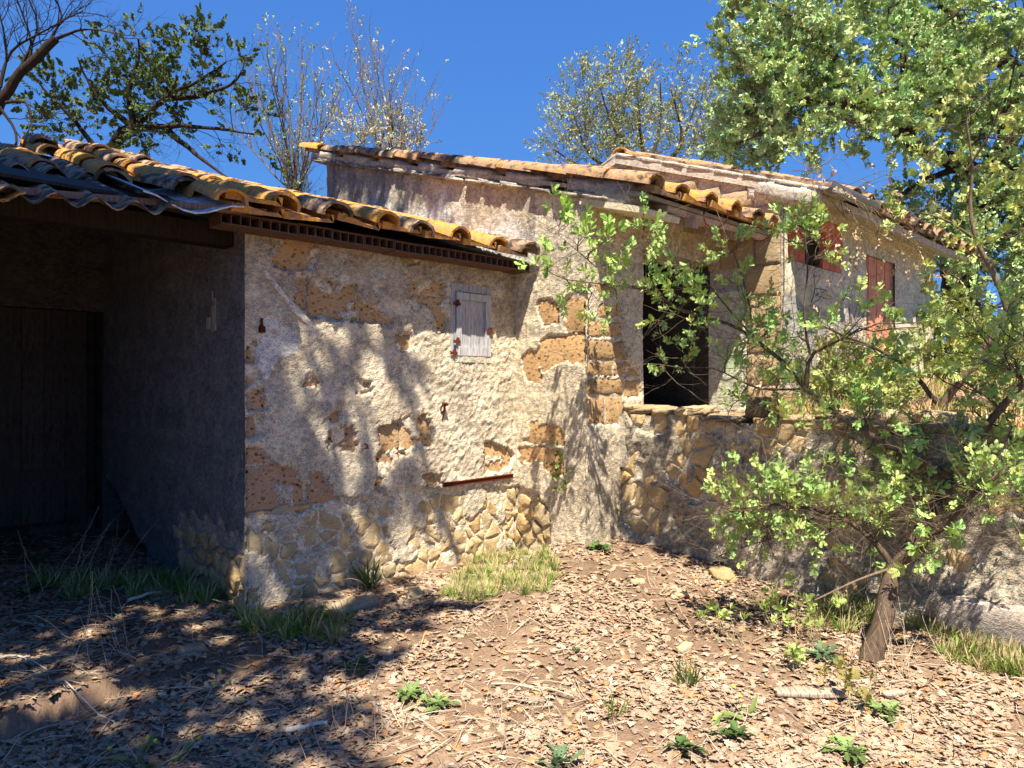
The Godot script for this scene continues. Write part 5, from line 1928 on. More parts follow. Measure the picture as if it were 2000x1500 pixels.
	limbs.append(limb(mb, [foot, seen(1255, 420, 15.0), seen(1262, 340, 15.0)], 0.22, 0.16, 9, ob))
	for q in [[1160, 310, 1120, 220], [1200, 250, 1170, 160], [1250, 250, 1245, 150], [1320, 300, 1360, 200], [1330, 280, 1310, 170], [1150, 330, 1080, 290], [1360, 320, 1400, 260], [1290, 240, 1290, 160]]:
		limbs.append(limb(mb, [seen(1262, 345, 15.0), seen(q[0], q[1], 15.0), seen(q[2], q[3], 14.8)], 0.06, 0.012, 7, ob))
	cs = in_px(PackedVector2Array([Vector2(1060, 310), Vector2(1090, 230), Vector2(1110, 150), Vector2(1170, 160), Vector2(1230, 125), Vector2(1270, 165), Vector2(1340, 150), Vector2(1400, 180), Vector2(1440, 250), Vector2(1440, 330), Vector2(1240, 330)]), 14.0, 16.0, 130)
	tips = crown(mb, limbs, cs, ob * 1.3, 0.008, 1, 0.40, 0.12, 4)
	t = tree("sparse_oak", "thin olive-leaved oak rising behind the stone building and farmhouse roofs", foot, mb, bark_)
	set_ = leaf_set(tips, 1.2, 2.2, Color(0.38, 0.42, 0.22), 0.3)
	scatter("crown", spr_thin[0], M["leaf"], set_[0], set_[1], t, Transform3D(Basis(), -foot))

	# ---- two thin pale trees behind the low roof
	for q in [[578, 430, 10.5, "thin many-stemmed tree with few leaves rising behind the low tiled roof", [[440, 240], [480, 150], [520, 105], [555, 125], [590, 115], [630, 150], [660, 200], [620, 240], [500, 230], [530, 170]], 0.30],
			[775, 430, 11.5, "slender pale tree with silvery buds rising behind the stone building's roof", [[690, 60], [725, 80], [745, 130], [700, 150], [760, 180], [790, 170], [825, 200], [850, 240], [640, 190], [655, 120], [720, 230]], 0.26]]:
		mb = MB.new()
		limbs = []
		foot = seen(q[0], q[1], q[2])
		foot.y = ground_at(foot.x, foot.z) - 0.2
		var pale := Color(0.62, 0.56, 0.50)
		tips = []
		for e in q[4]:
			var mid := Vector2(lerpf(q[0], e[0], 0.35), lerpf(q[1], e[1], 0.5))
			var l := limb(mb, [foot, seen(q[0], q[1], q[2]) + any_dir() * 0.06, seen(mid.x, mid.y, q[2] + rng.randf_range(-0.3, 0.3)), seen(e[0], e[1], q[2] + rng.randf_range(-0.6, 0.6))], 0.035, 0.006, 6, pale)
			for k in range(l.size() / 3, l.size()):
				twigs(mb, tips, l[k], ((l[l.size() - 1] - l[0]).normalized() + any_dir() * 0.7).normalized(), rng.randf_range(0.25, 0.5), 0.006, 1, pale, 0.22, 0.2)
		t = tree("thin_tree", q[3], foot, mb, bark_)
		var some := []
		for e in tips:
			if rng.randf() < q[5]:
				some.append(e)
		set_ = leaf_set(some, 0.8, 1.5, Color(0.36, 0.46, 0.18) if q[0] < 600 else Color(0.5, 0.52, 0.36), 0.25)
		scatter("crown", spr_thin[1], M["leaf"], set_[0], set_[1], t, Transform3D(Basis(), -foot))
	# pale bush under them
	for q in [[700, 300, 11.0, "pale silvery bush showing above the stone building's ridge on its left", [[650, 225], [740, 250], [720, 300], [640, 290]], 16], [800, 310, 11.4, "pale silvery bush showing above the stone building's ridge beside the slender tree", [[770, 230], [830, 250], [830, 300], [760, 300]], 14]]:
		mb = MB.new()
		foot = seen(q[0], 430, q[2])
		foot.y = ground_at(foot.x, foot.z) - 0.2
		limbs = [limb(mb, [foot, seen(q[0], q[1] + 40, q[2])], 0.04, 0.03, 6, grey)]
		var py := PackedVector2Array()
		for e in q[4]:
			py.append(Vector2(e[0], e[1]))
		tips = crown(mb, limbs, in_px(py, q[2] - 0.4, q[2] + 0.4, q[5]), grey, 0.008, 1, 0.2, 0.12, 3)
		t = thing("silvery_bush", q[3], "bush", Transform3D(Basis(), foot))
		part("stems", mb.mesh(), bark_, t, Transform3D(Basis(), -foot))
		set_ = leaf_set(tips, 0.8, 1.3, Color(0.48, 0.48, 0.34), 0.25)
		scatter("crown", spr_thin[2], M["leaf"], set_[0], set_[1], t, Transform3D(Basis(), -foot))

	# ---- leafy tree over the left roof, its shade put into dark leaf colour
	mb = MB.new()
	limbs = []
	foot = seen(200, 420, 9.5)
	foot.y = ground_at(foot.x, foot.z) - 0.2
	var db := Color(0.13, 0.12, 0.125)
	limbs.append(limb(mb, [foot, seen(215, 330, 9.5), seen(262, 250, 9.4)], 0.13, 0.08, 8, db))
	for q in [[262, 250, 320, 190, 380, 160, 440, 120], [262, 250, 340, 245, 420, 250, 495, 262], [262, 250, 250, 180, 270, 110, 268, 75], [215, 330, 140, 230, 90, 180, 60, 140], [262, 250, 200, 200, 160, 140, 150, 110], [320, 190, 390, 185, 450, 165, 470, 140], [320, 250, 370, 290, 420, 330, 450, 350]]:
		limbs.append(limb(mb, [seen(q[0], q[1], 9.4), seen(q[2], q[3], 9.3), seen(q[4], q[5], 9.2), seen(q[6], q[7], 9.1)], 0.05, 0.010, 6, db))
	cs = in_px(PackedVector2Array([Vector2(90, 280), Vector2(60, 200), Vector2(120, 110), Vector2(170, 130), Vector2(260, 70), Vector2(290, 130), Vector2(330, 150), Vector2(330, 250), Vector2(240, 290)]), 8.7, 9.9, 34)
	for q in [[395, 85], [430, 75], [440, 120], [460, 145], [405, 140], [370, 150], [490, 225], [470, 235], [350, 130], [268, 75], [280, 110], [480, 270]]:
		cs.append(seen(q[0], q[1], rng.randf_range(8.9, 9.4)))
	tips = crown(mb, limbs, cs, db, 0.007, 1, 0.26, 0.06, 4)
	# bare hanging twigs
	for k in 26:
		var l: PackedVector3Array = limbs[rng.randi() % limbs.size()]
		twigs(mb, [], l[rng.randi() % l.size()], (any_dir() + Vector3(0.6, -0.2, 0)).normalized(), rng.randf_range(0.3, 0.6), 0.006, 2, db, -0.05, 0.25)
	t = tree("dark_tree", "dark leafy tree with arching branches above the corrugated corner of the roof", foot, mb, bark_)
	set_ = leaf_set(tips, 0.5, 0.95, Color(0.085, 0.13, 0.05), 0.3)
	scatter("crown", spr_small[1], M["leaf"], set_[0], set_[1], t, Transform3D(Basis(), -foot))

	# ---- leaning bare tree at the left edge
	mb = MB.new()
	foot = seen(-330, 520, 9.0)
	foot.y = ground_at(foot.x, foot.z) - 0.2
	var l0 := limb(mb, [foot, seen(-150, 380, 8.8), seen(-30, 240, 8.6), seen(35, 150, 8.5), seen(104, 72, 8.4)], 0.15, 0.045, 10, db)
	limbs = [l0]
	for q in [[40, 150, 60, 90, 40, 20, 20, -30], [100, 78, 130, 65, 170, 55, 215, 62], [20, 165, 70, 60, 60, 10, 40, -40], [-20, 230, 10, 120, 0, 40, -20, -30], [60, 125, 120, 30, 90, -20, 80, -60], [10, 200, 50, 200, 60, 240, 62, 280], [0, 170, 20, 100, 110, 45, 160, 20], [-10, 200, 30, 260, 20, 320, 10, 350]]:
		limbs.append(limb(mb, [seen(q[0], q[1], 8.5), seen(q[2], q[3], 8.5), seen(q[4], q[5], 8.4), seen(q[6], q[7], 8.3)], 0.022, 0.006, 5, db))
	for k in range(1, limbs.size()):
		var l: PackedVector3Array = limbs[k]
		for j in range(3, l.size(), 2):
			twigs(mb, [], l[j], ((l[j] - l[j - 2]).normalized() + any_dir() * 0.8).normalized(), rng.randf_range(0.25, 0.5), 0.007, 2, db, 0.08, 0.28)
	tree("bare_tree", "bare tree leaning in from the left edge, its broken trunk dark against the sky", foot, mb, bark_)

	# ---- bushes on the slope right of the farmhouse
	for q in [[1800, 690, 8.6, [[1730, 700], [1760, 640], [1850, 625], [1900, 660], [1890, 760], [1760, 770]], "light green bush growing against the far end of the farmhouse"], [1960, 700, 8.0, [[1900, 660], [1960, 630], [2060, 640], [2060, 760], [1930, 760]], "light green bush on the slope at the right edge beyond the rubble"], [1660, 770, 6.3, [[1590, 740], [1650, 715], [1730, 730], [1730, 800], [1600, 810]], "low leafy bush on the terrace in front of the farmhouse door"]]:
		mb = MB.new()
		foot = seen(q[0], q[1] + 120, q[2])
		foot.y = ground_at(foot.x, foot.z)
		limbs = []
		for k in 4:
			limbs.append(limb(mb, [foot, foot + Vector3(rng.randf_range(-0.3, 0.3), 0.35, rng.randf_range(-0.2, 0.2)), seen(q[0], q[1], q[2]) + any_dir() * 0.3], 0.018, 0.008, 5, grey))
		var py := PackedVector2Array()
		for e in q[3]:
			py.append(Vector2(e[0], e[1]))
		tips = crown(mb, limbs, in_px(py, q[2] - 0.5, q[2] + 0.5, 30), grey, 0.006, 1, 0.16, 0.12, 3)
		t = thing("leafy_bush", q[4], "bush", Transform3D(Basis(), foot))
		part("stems", mb.mesh(), bark_, t, Transform3D(Basis(), -foot))
		set_ = leaf_set(tips, 0.7, 1.1, Color(0.40, 0.50, 0.17), 0.25)
		scatter("crown", spr_small[2], M["leaf"], set_[0], set_[1], t, Transform3D(Basis(), -foot))

	# ---- dry creeper hanging over the farmhouse
	mb = MB.new()
	tips = []
	for k in 26:
		var p := on(rng.randf_range(1545, 1800), 400, 2, 1.72)
		p.y = 3.93 - ROOF_C * 2.1 + rng.randf_range(-0.12, 0.16)
		twigs(mb, tips, TB * p, (TB.basis * Vector3(rng.randf_range(-0.6, 0.6), rng.randf_range(-1.0, 0.3), 0.35)).normalized(), rng.randf_range(0.2, 0.5), 0.004, 2, Color(0.62, 0.56, 0.48), -0.06, 0.35)
	for k in 30:
		var p := on(rng.randf_range(1530, 1690), rng.randf_range(560, 780), 2, 1.45)
		twigs(mb, tips, TB * p, any_dir(), rng.randf_range(0.15, 0.35), 0.005, 2, Color(0.55, 0.47, 0.40), 0.0, 0.4)
	var cf := TB * Vector3(4.6, 1.4, 1.6)
	t = thing("dry_creeper", "dry tangled creeper hanging from the farmhouse eave over the red shutters", "creeper", Transform3D(Basis(), cf))
	part("stems", mb.mesh(), bark_, t, Transform3D(Basis(), -cf))
	var few := []
	for e in tips:
		if rng.randf() < 0.22:
			few.append(e)
	set_ = leaf_set(few, 0.7, 1.2, Color(0.45, 0.38, 0.24), 0.25)
	scatter("withered_leaves", spr_thin[0], M["dead_leaf"], set_[0], set_[1], t, Transform3D(Basis(), -cf))

	# ---- the tall oaks beside and behind the photographer that shade the left half
	var sun_way := Vector3(-0.032, -1.0, -0.585)
	for n in 2:
		mb = MB.new()
		limbs = []
		foot = Vector3(-4.6, 0, -0.6) if n == 0 else Vector3(-6.4, 0, -4.2)
		foot.y = ground_at(foot.x, foot.z) - 0.1
		limbs.append(limb(mb, [foot, foot + Vector3(0.1, 2.2, -0.1), foot + Vector3(0.5, 4.2, -0.2)], 0.24, 0.17, 10, grey))
		cs = []
		if n == 0:
			for k in 4:
				limbs.append(limb(mb, [foot + Vector3(0.45, 4.0, -0.2), foot + Vector3(1.2, 5.2, -1.0 + 0.8 * k), foot + Vector3(2.6, 6.2, -1.8 + 1.2 * k)], 0.10, 0.04, 7, grey))
			for k in 225:
				var z := rng.randf_range(-5.8, -0.4)
				var x := -0.80 - pow(rng.randf(), 0.75) * 4.0
				if z > -2.6:
					x += 0.22
				if z < -3.2 and z > -5.0:
					x += 0.12
				var up := rng.randf_range(5.2, 8.6)
				cs.append(Vector3(x, 0.4, z) - sun_way * up)
		else:
			limbs.append(limb(mb, [foot + Vector3(0.45, 4.0, -0.2), foot + Vector3(1.8, 6.0, -0.1), foot + Vector3(3.6, 7.4, 0.0)], 0.12, 0.04, 7, grey))
			for k in 60:
				# towards the left roof, the bay and the back part of the gable wall
				var aim := TB * Vector3(rng.randf_range(-2.4, -0.45), 2.9, rng.randf_range(-2.6, 0.4))
				if k % 9 == 0:
					aim = TB * Vector3(2.1, 3.2, rng.randf_range(-3.0, -1.2))
				cs.append(aim - sun_way * rng.randf_range(3.4, 5.0))
		tips = crown(mb, limbs, cs, grey * 0.8, 0.012, 1, 0.30, 0.04, 3)
		t = tree("shade_oak", ["tall oak standing left of the photographer, shading the ground before the shed", "tall oak standing left of the shed, shading its corrugated roof"][n], foot, mb, bark_)
		set_ = leaf_set(tips, 1.0, 1.6, Color(0.12, 0.17, 0.05), 0.25, 2)
		scatter("crown", spr_small[0], M["leaf"], set_[0], set_[1], t, Transform3D(Basis(), -foot))

	# ---- an oak right of the photographer whose boughs dapple the retaining wall
	mb = MB.new()
	limbs = []
	foot = Vector3(4.4, 0, -0.4)
	foot.y = ground_at(foot.x, foot.z) - 0.1
	limbs.append(limb(mb, [foot, foot + Vector3(-0.1, 1.8, -0.1), foot + Vector3(-0.3, 3.4, -0.3), foot + Vector3(-0.6, 5.0, -0.6)], 0.18, 0.09, 9, grey))
	limbs.append(limb(mb, [foot + Vector3(-0.3, 3.4, -0.3), foot + Vector3(-1.2, 4.3, -1.0), foot + Vector3(-2.4, 4.9, -1.9)], 0.08, 0.03, 7, grey))
	limbs.append(limb(mb, [foot + Vector3(-0.25, 3.0, -0.3), foot + Vector3(-0.8, 4.0, -1.6), foot + Vector3(-1.4, 4.5, -2.4)], 0.07, 0.03, 7, grey))
	cs = []
	for k in 25:
		var aim := on(1300.0 + 640.0 * rng.randf(), rng.randf_range(830, 1060), 0, 2.56)
		cs.append(TB * aim - sun_way * rng.randf_range(2.7, 4.4))
	tips = crown(mb, limbs, cs, grey * 0.8, 0.010, 1, 0.16, 0.04, 2)
	t = tree("shade_oak", "oak standing right of the photographer, its boughs dappling the retaining wall", foot, mb, bark_)
	set_ = leaf_set(tips, 0.7, 1.2, Color(0.16, 0.22, 0.07), 0.25)
	scatter("crown", spr_oak[2], M["oak_leaf"], set_[0], set_[1], t, Transform3D(Basis(), -foot))


# ---------------------------------------------------------------- what grows and lies on the ground
func ground_px(px: float, py: float) -> Vector3:
	var z := 0.8
	while z < 14.0:
		var p := seen(px, py, z)
		if p.y <= ground_at(p.x, p.z):
			p.y = ground_at(p.x, p.z)
			return p
		z += 0.02
	return seen(px, py, 6.0)


func rosette(seed_: int, n: int, long: float, lift: float, profile: Array, tone: Color) -> ArrayMesh:
	var r := RandomNumberGenerator.new()
	r.seed = seed_
	var mb := MB.new()
	for k in n:
		var a := k * 2.399 + r.randf_range(-0.3, 0.3)
		var e := lift * r.randf_range(0.4, 1.2)
		var d := Vector3(cos(a) * cos(e), sin(e), sin(a) * cos(e))
		add_leaf(mb, Transform3D(turned(d, r.randf_range(-0.4, 0.4)), d * 0.01 + Vector3(r.randfn(), 0, r.randfn()) * long * 0.25), long * r.randf_range(0.5, 1.1), profile, 0.25, r.randf_range(0.15, 0.6), tone * r.randf_range(0.75, 1.2), 0.62)
	return mb.mesh()


func stalk(mb: MB, p: Vector3, d: Vector3, l: float, r: float, cc: Color, bend := 0.12) -> Vector3:
	var pts := PackedVector3Array([p])
	var rr := PackedFloat32Array([r])
	for k in 5:
		d = (d + any_dir() * bend).normalized()
		p += d * l / 5.0
		pts.append(p)
		rr.append(lerpf(r, r * 0.5, (k + 1) / 5.0))
	mb.tube(pts, rr, 4, cc, false)
	return p


func tuft(seed_: int, n: int, long: float, spread: float, tone: Color, dry: float) -> ArrayMesh:
	var r := RandomNumberGenerator.new()
	r.seed = seed_
	var mb := MB.new()
	for k in n:
		var a := r.randf() * TAU
		var e := r.randf_range(0.75, 1.5)
		var d := Vector3(cos(a) * cos(e), sin(e), sin(a) * cos(e))
		var c := tone.lerp(Color(0.62, 0.52, 0.30), 1.0 if r.randf() < dry else 0.0)
		add_leaf(mb, Transform3D(turned(d, r.randf() * TAU), Vector3(cos(a), 0, sin(a)) * spread * r.randf()), long * r.randf_range(0.5, 1.15), BLADE, 0.2, r.randf_range(0.1, 0.8), c * r.randf_range(0.75, 1.15), 0.17)
	return mb.mesh()


func make_undergrowth() -> void:
	# ---- fallen oak leaves
	var lm := []
	for k in 2:
		var mb := MB.new()
		add_leaf(mb, Transform3D(Basis(), Vector3(-0.035, 0, 0)), 0.075, [0.0, 0.03, 0.15, 0.12, 0.28, 0.30, 0.38, 0.18, 0.55, 0.40, 0.66, 0.22, 0.82, 0.34, 1.0, 0.03], 0.35 - k * 0.6, 0.35 - 0.2 * k)
		lm.append(mb.mesh())
	for n in 2:
		var xf := []
		var cs := []
		var k := 0
		while xf.size() < 44000 and k < 200000:
			k += 1
			var z := -lerpf(1.05, 6.4, pow(rng.randf(), 1.35))
			var x := rng.randf_range(-0.85, 0.85) * (-z) + rng.randf_range(-0.2, 0.2)
			var l: Vector3 = TBI * Vector3(x, 0, z)
			if l.z < 0.06 and l.x > 0.0 and l.x < 2.3 or l.x > 0.0 and l.z < -0.05 or l.x > 2.5:
				if not (l.x > 3.0 and l.z > 0.8 and rng.randf() < 0.25):
					continue
			# thin where the earth shows
			var bare := fbm.get_noise_2d(x * 0.8 + 3.0, z * 0.8 + 4.0) + 0.5 * fbm.get_noise_2d(x * 2.5, z * 2.5) + smoothstep(0.1, 0.9, x) * smoothstep(-2.2, -3.4, z) * smoothstep(-4.9, -4.2, z) * 0.25
			if rng.randf() < smoothstep(-0.05, 0.3, bare) * 0.85:
				continue
			var y := ground_at(x, z) + rng.randf_range(0.003, 0.016)
			var b := Basis(Vector3.UP, rng.randf() * TAU) * Basis(Vector3.RIGHT, rng.randfn() * 0.17) * Basis(Vector3.BACK, rng.randfn() * 0.15)
			xf.append(Transform3D(b.scaled(Vector3.ONE * (rng.randf_range(0.30, 0.76) if rng.randf() < 0.7 else rng.randf_range(0.12, 0.3))), Vector3(x, y, z)))
			var c := Color(0.44, 0.32, 0.23).lerp(Color(0.36, 0.27, 0.20), rng.randf())
			if rng.randf() < 0.08:
				c = Color(0.50, 0.26, 0.12)
			elif rng.randf() < 0.12:
				c = Color(0.54, 0.44, 0.33)
			cs.append(c * rng.randf_range(0.78, 1.06))
		var o := scatter("leaf_litter", lm[n], M["dead_leaf"], xf, cs, self)
		tag(o, ["fallen brown oak leaves curled upward, strewn over the ground before the walls", "fallen brown oak leaves lying face down, strewn over the ground before the walls"][n], "leaf litter")
	# ---- crumbs of twig and straw
	var tw := MB.new()
	tw.tube(PackedVector3Array([Vector3(-0.06, 0, 0), Vector3(0, 0.006, 0.006), Vector3(0.06, 0, 0)]), PackedFloat32Array([0.0016, 0.0014, 0.0008]), 3, Color.WHITE, false)
	var xt := []
	var ct := []
	for k in 5000:
		var z := -lerpf(1.05, 6.2, pow(rng.randf(), 1.3))
		var x := rng.randf_range(-0.85, 0.85) * (-z)
		var l: Vector3 = TBI * Vector3(x, 0, z)
		if l.x > 0.0 and l.z < 0.05 or l.x > 2.52:
			continue
		xt.append(Transform3D((Basis(Vector3.UP, rng.randf() * TAU) * Basis(Vector3.BACK, rng.randfn() * 0.25)).scaled(Vector3.ONE * rng.randf_range(0.4, 1.6)), Vector3(x, ground_at(x, z) + 0.012, z)))
		ct.append(Color(0.42, 0.34, 0.26).lerp(Color(0.64, 0.56, 0.42), rng.randf()))
	tag(scatter("twig_litter", tw.mesh(), M["dry_stem"], xt, ct, self), "fine dry twigs and straw scattered among the fallen leaves", "twig litter")

	# ---- grass
	var gm := tuft(3, 42, 0.11, 0.04, Color(0.29, 0.42, 0.09), 0.28)
	var patch := PackedVector2Array([Vector2(862, 1168), Vector2(900, 1110), Vector2(960, 1066), Vector2(1050, 1062), Vector2(1080, 1100), Vector2(1102, 1140), Vector2(1060, 1160), Vector2(980, 1165), Vector2(920, 1180)])
	var xg := []
	var cg := []
	while xg.size() < 340:
		var p := Vector2(rng.randf_range(860, 1105), rng.randf_range(1060, 1182))
		if Geometry2D.is_point_in_polygon(p, patch) and fbm.get_noise_2d(p.x * 0.02, p.y * 0.04) > -0.28:
			xg.append(Transform3D(Basis(Vector3.UP, rng.randf() * TAU).scaled(Vector3.ONE * rng.randf_range(0.3, 0.75)), ground_px(p.x, p.y)))
			cg.append(Color.WHITE * rng.randf_range(0.8, 1.2))
	tag(scatter("grass_patch", gm, M["grass_blade"], xg, cg, self), "patch of short yellowish green grass at the foot of the footing", "grass")
	xg = []
	cg = []
	for q in [[1920, 1270, 90, 40], [1980, 1290, 60, 50], [1850, 1200, 60, 40], [1690, 1190, 40, 30], [1640, 1200, 50, 30]]:
		for k in 40:
			xg.append(Transform3D(Basis(Vector3.UP, rng.randf() * TAU).scaled(Vector3.ONE * rng.randf_range(0.5, 1.15)), ground_px(q[0] + rng.randfn() * q[2] * 0.5, q[1] + rng.randfn() * q[3] * 0.5)))
			cg.append(Color.WHITE * rng.randf_range(0.7, 1.1))
	tag(scatter("grass_tufts", gm, M["grass_blade"], xg, cg, self), "tufts of green grass round the oak trunk and below the wall on the right", "grass")
	xg = []
	cg = []
	for k in 900:
		var s := rng.randf_range(3.1, 9.5)
		var z := rng.randf_range(1.5, 6.0)
		if s > 7.9:
			z = rng.randf_range(-3.0, 6.0)
		var p := TB * Vector3(s, 0, z)
		p.y = ground_at(p.x, p.z)
		xg.append(Transform3D(Basis(Vector3.UP, rng.randf() * TAU).scaled(Vector3.ONE * rng.randf_range(0.6, 1.6)), p))
		cg.append(Color.WHITE.lerp(Color(2.0, 1.45, 1.6), rng.randf() * 0.8) * rng.randf_range(0.7, 1.1))
	tag(scatter("terrace_grass", gm, M["grass_blade"], xg, cg, self), "tall half-dry grass covering the terrace behind the retaining wall", "grass")
	xg = []
	cg = []
	for q in [[560, 1230, 110, 25], [470, 1160, 60, 20], [330, 1150, 110, 25], [620, 1090, 50, 20], [150, 1150, 90, 30], [730, 1100, 30, 15]]:
		for k in 34:
			xg.append(Transform3D(Basis(Vector3.UP, rng.randf() * TAU).scaled(Vector3.ONE * rng.randf_range(0.5, 1.25)), ground_px(q[0] + rng.randfn() * q[2] * 0.5, q[1] + rng.randfn() * q[3] * 0.5)))
			cg.append(Color(0.75, 0.85, 0.7) * rng.randf_range(0.7, 1.1))
	tag(scatter("shade_grass", gm, M["grass_blade"], xg, cg, self), "green grass growing in the shade along the shed's foot and the open bay", "grass")

	# ---- single plants: px, py, kind, size, label
	var mats: Material = M["leaf"]
	var n := 0
	for q in [
		[1168, 1075, "broad", 0.20, "dark green broad-leaved weed at the foot of the stone building's wall"],
		[722, 1150, "spiky", 0.20, "bushy dark green weed in the shade against the rubble footing"],
		[1418, 1252, "oak", 0.17, "bright green oak seedling standing alone on bare earth left of the oak trunk"],
		[1520, 1230, "oak", 0.26, "largest clump of bright oak seedlings between the lone seedling and the oak trunk"],
		[1585, 1258, "oak", 0.20, "clump of oak seedlings just left of the oak trunk's foot"],
		[1610, 1290, "blue", 0.16, "bluish green weed touching the left side of the oak trunk's foot"],
		[1560, 1315, "oak", 0.10, "tiny oak seedling in front of the seedling clumps"],
		[800, 1362, "pale", 0.11, "pale green low weed on the leaf litter, left of its twin"],
		[852, 1385, "pale", 0.13, "pale green low weed on the leaf litter, right of its twin"],
		[1090, 1495, "blue", 0.14, "bluish rosette cut by the picture's lower edge in the middle"],
		[1335, 1470, "broad", 0.14, "dark leafy weed near the lower edge below the yellow flowers"],
		[1430, 1440, "broad", 0.13, "dark leafy weed right of the yellow flowers near the lower edge"],
		[1660, 1390, "oak", 0.15, "reddish green seedling sprouting in front of the fallen plank"],
		[1125, 1275, "broad", 0.05, "tiny dark green plant alone on the bare middle ground"],
		[1340, 1340, "spiky", 0.12, "green spiky weed on the ground right of the middle"],
		[590, 1235, "spiky", 0.14, "dark spiky weed in the shade before the shed corner"],
		[700, 1310, "broad", 0.13, "dark leafy weed at the edge of the tree shade"],
		[1720, 1395, "pale", 0.12, "pale weed right of the fallen plank"],
		[1650, 1480, "pale", 0.13, "pale green weed at the lower edge right of centre"],
		[1900, 1220, "oak", 0.22, "yellowish sapling below the pale slab on the right"],
		[1200, 1400, "spiky", 0.08, "small dry-tipped tuft plant on bare earth near the lower middle"],
		[60, 1160, "broad", 0.2, "broad-leaved bramble sprout in the shade before the open bay"],
	]:
		var p := ground_px(q[0], q[1])
		var m: ArrayMesh
		n += 1
		match q[2]:
			"broad": m = rosette(n, 20, q[3] * 0.5, 0.8, OVAL, Color(0.085, 0.15, 0.045))
			"blue": m = rosette(n, 26, q[3] * 0.55, 0.75, OAK, Color(0.12, 0.19, 0.10))
			"pale": m = rosette(n, 40, q[3] * 0.6, 0.7, OAK, Color(0.20, 0.30, 0.10))
			"spiky": m = tuft(n, 46, q[3], 0.05, Color(0.11, 0.18, 0.05), 0.1)
		if q[2] != "oak":
			single("weed", m, mats, q[4], "weed", Transform3D(Basis(Vector3.UP, n * 1.1), p + Vector3(0, 0.01, 0)))
			continue
		var t := thing("oak_seedling" if q[3] < 0.3 else "weed", q[4], "seedling", Transform3D(Basis(), p))
		var st := MB.new()
		var xf := []
		var cs := []
		for k in int(5 + q[3] * 30):
			var e := stalk(st, Vector3(rng.randfn() * q[3] * 0.22, 0, rng.randfn() * q[3] * 0.22), Vector3(rng.randfn() * 0.35, 1, rng.randfn() * 0.35).normalized(), q[3] * rng.randf_range(0.4, 1.0), 0.002, Color(0.4, 0.36, 0.2))
			xf.append(Transform3D(turned(Vector3(rng.randfn() * 0.5, 1, rng.randfn() * 0.5), rng.randf() * TAU).scaled(Vector3.ONE * rng.randf_range(0.5, 0.9)), e))
			cs.append((Color(0.44, 0.56, 0.18) if q[0] < 1800 and q[0] != 1660 else Color(0.36, 0.33, 0.12)) * rng.randf_range(0.8, 1.15))
		part("stems", st.mesh(), M["dry_stem"], t)
		scatter("leaves", sprig(7, 0.05, 0.062, OAK, 1.1, 70 + n), M["oak_leaf"], xf, cs, t)
	# plants rooted in the walls
	for q in [[1104, 915, 0, 2.174, 0.11, "green weed hanging from a crack low in the stone building's side wall"], [1205, 1003, 0, 2.561, 0.10, "round yellow-green weed in the joint where the retaining wall begins"], [1000, 1030, 0, 2.174, 0.08, "small tuft of grass at the inner corner of the two walls"]]:
		var p := on(q[0], q[1], q[2], q[3]) + Vector3(-0.02, 0, 0)
		var xf := []
		var cs := []
		for k in 22:
			var d := Vector3(-absf(rng.randfn()) - 0.2, rng.randfn() * 0.8, rng.randfn() * 0.8).normalized()
			xf.append(Transform3D(turned(d, rng.randf() * TAU).scaled(Vector3.ONE * rng.randf_range(0.6, 1.0)), Vector3(0, rng.randfn() * q[4] * (0.7 if q[0] < 1150 else 0.25), rng.randfn() * q[4] * 0.25) + d * 0.03))
			cs.append(Color(0.22, 0.30, 0.07) * rng.randf_range(0.8, 1.2))
		var t := thing("wall_weed", q[5], "weed", TB * Transform3D(Basis(), p))
		scatter("leaves", sprig(8, 0.05, 0.030, OVAL, 1.0, 90 + q[0]), M["leaf"], xf, cs, t)

	# ---- dry stalks and flowering stems
	for q in [
		[110, 1170, 14, 0.62, 0.4, "tall dry straw-coloured stalks standing before the dark bay on the left"],
		[190, 1290, 12, 0.40, 0.6, "bent dry stalks in the shade left of the shed corner"],
		[500, 1160, 8, 0.26, 0.35, "thin dry stems against the shed's rubble corner"],
		[700, 1440, 26, 0.30, 0.5, "thicket of thin dry stalks at the edge of the shade near the bottom"],
		[840, 1080, 30, 0.16, 0.9, "tangled dry grass heap at the foot of the sunlit footing"],
		[940, 1230, 26, 0.13, 0.9, "grey dry grass tangle on the leaf litter below the grass patch"],
		[1010, 1440, 14, 0.20, 0.3, "dark dry stems on the ground near the lower middle"],
		[1720, 1300, 26, 0.30, 0.4, "dry reddish stems round the oak trunk's foot"],
		[1560, 1110, 46, 0.30, 0.7, "dry brushwood leaning against the retaining wall behind the oak"],
		[1860, 1130, 46, 0.36, 0.7, "dry brushwood below the retaining wall right of the oak"],
		[1660, 1150, 40, 0.24, 0.9, "grey tangle of brush at the wall's foot left of the oak trunk"],
		[1800, 1330, 7, 0.42, 0.6, "long straw stalks crossing right of the oak trunk"],
		[1250, 1150, 6, 0.14, 0.4, "few thin straws below the retaining wall's left end"],
	]:
		var p := ground_px(q[0], q[1])
		var mb := MB.new()
		for k in q[2]:
			var b := Vector3(rng.randfn() * 0.10, -0.01, rng.randfn() * 0.08)
			stalk(mb, b, Vector3(rng.randfn() * q[4] + 0.1, 1, rng.randfn() * q[4]).normalized(), q[3] * rng.randf_range(0.5, 1.15), rng.randf_range(0.0009, 0.0019), Color(0.62, 0.52, 0.38).lerp(Color(0.42, 0.32, 0.24), rng.randf()), 0.18)
		single("dry_stalks", mb.mesh(), M["dry_stem"], q[5], "dry stalks", Transform3D(Basis(), p))
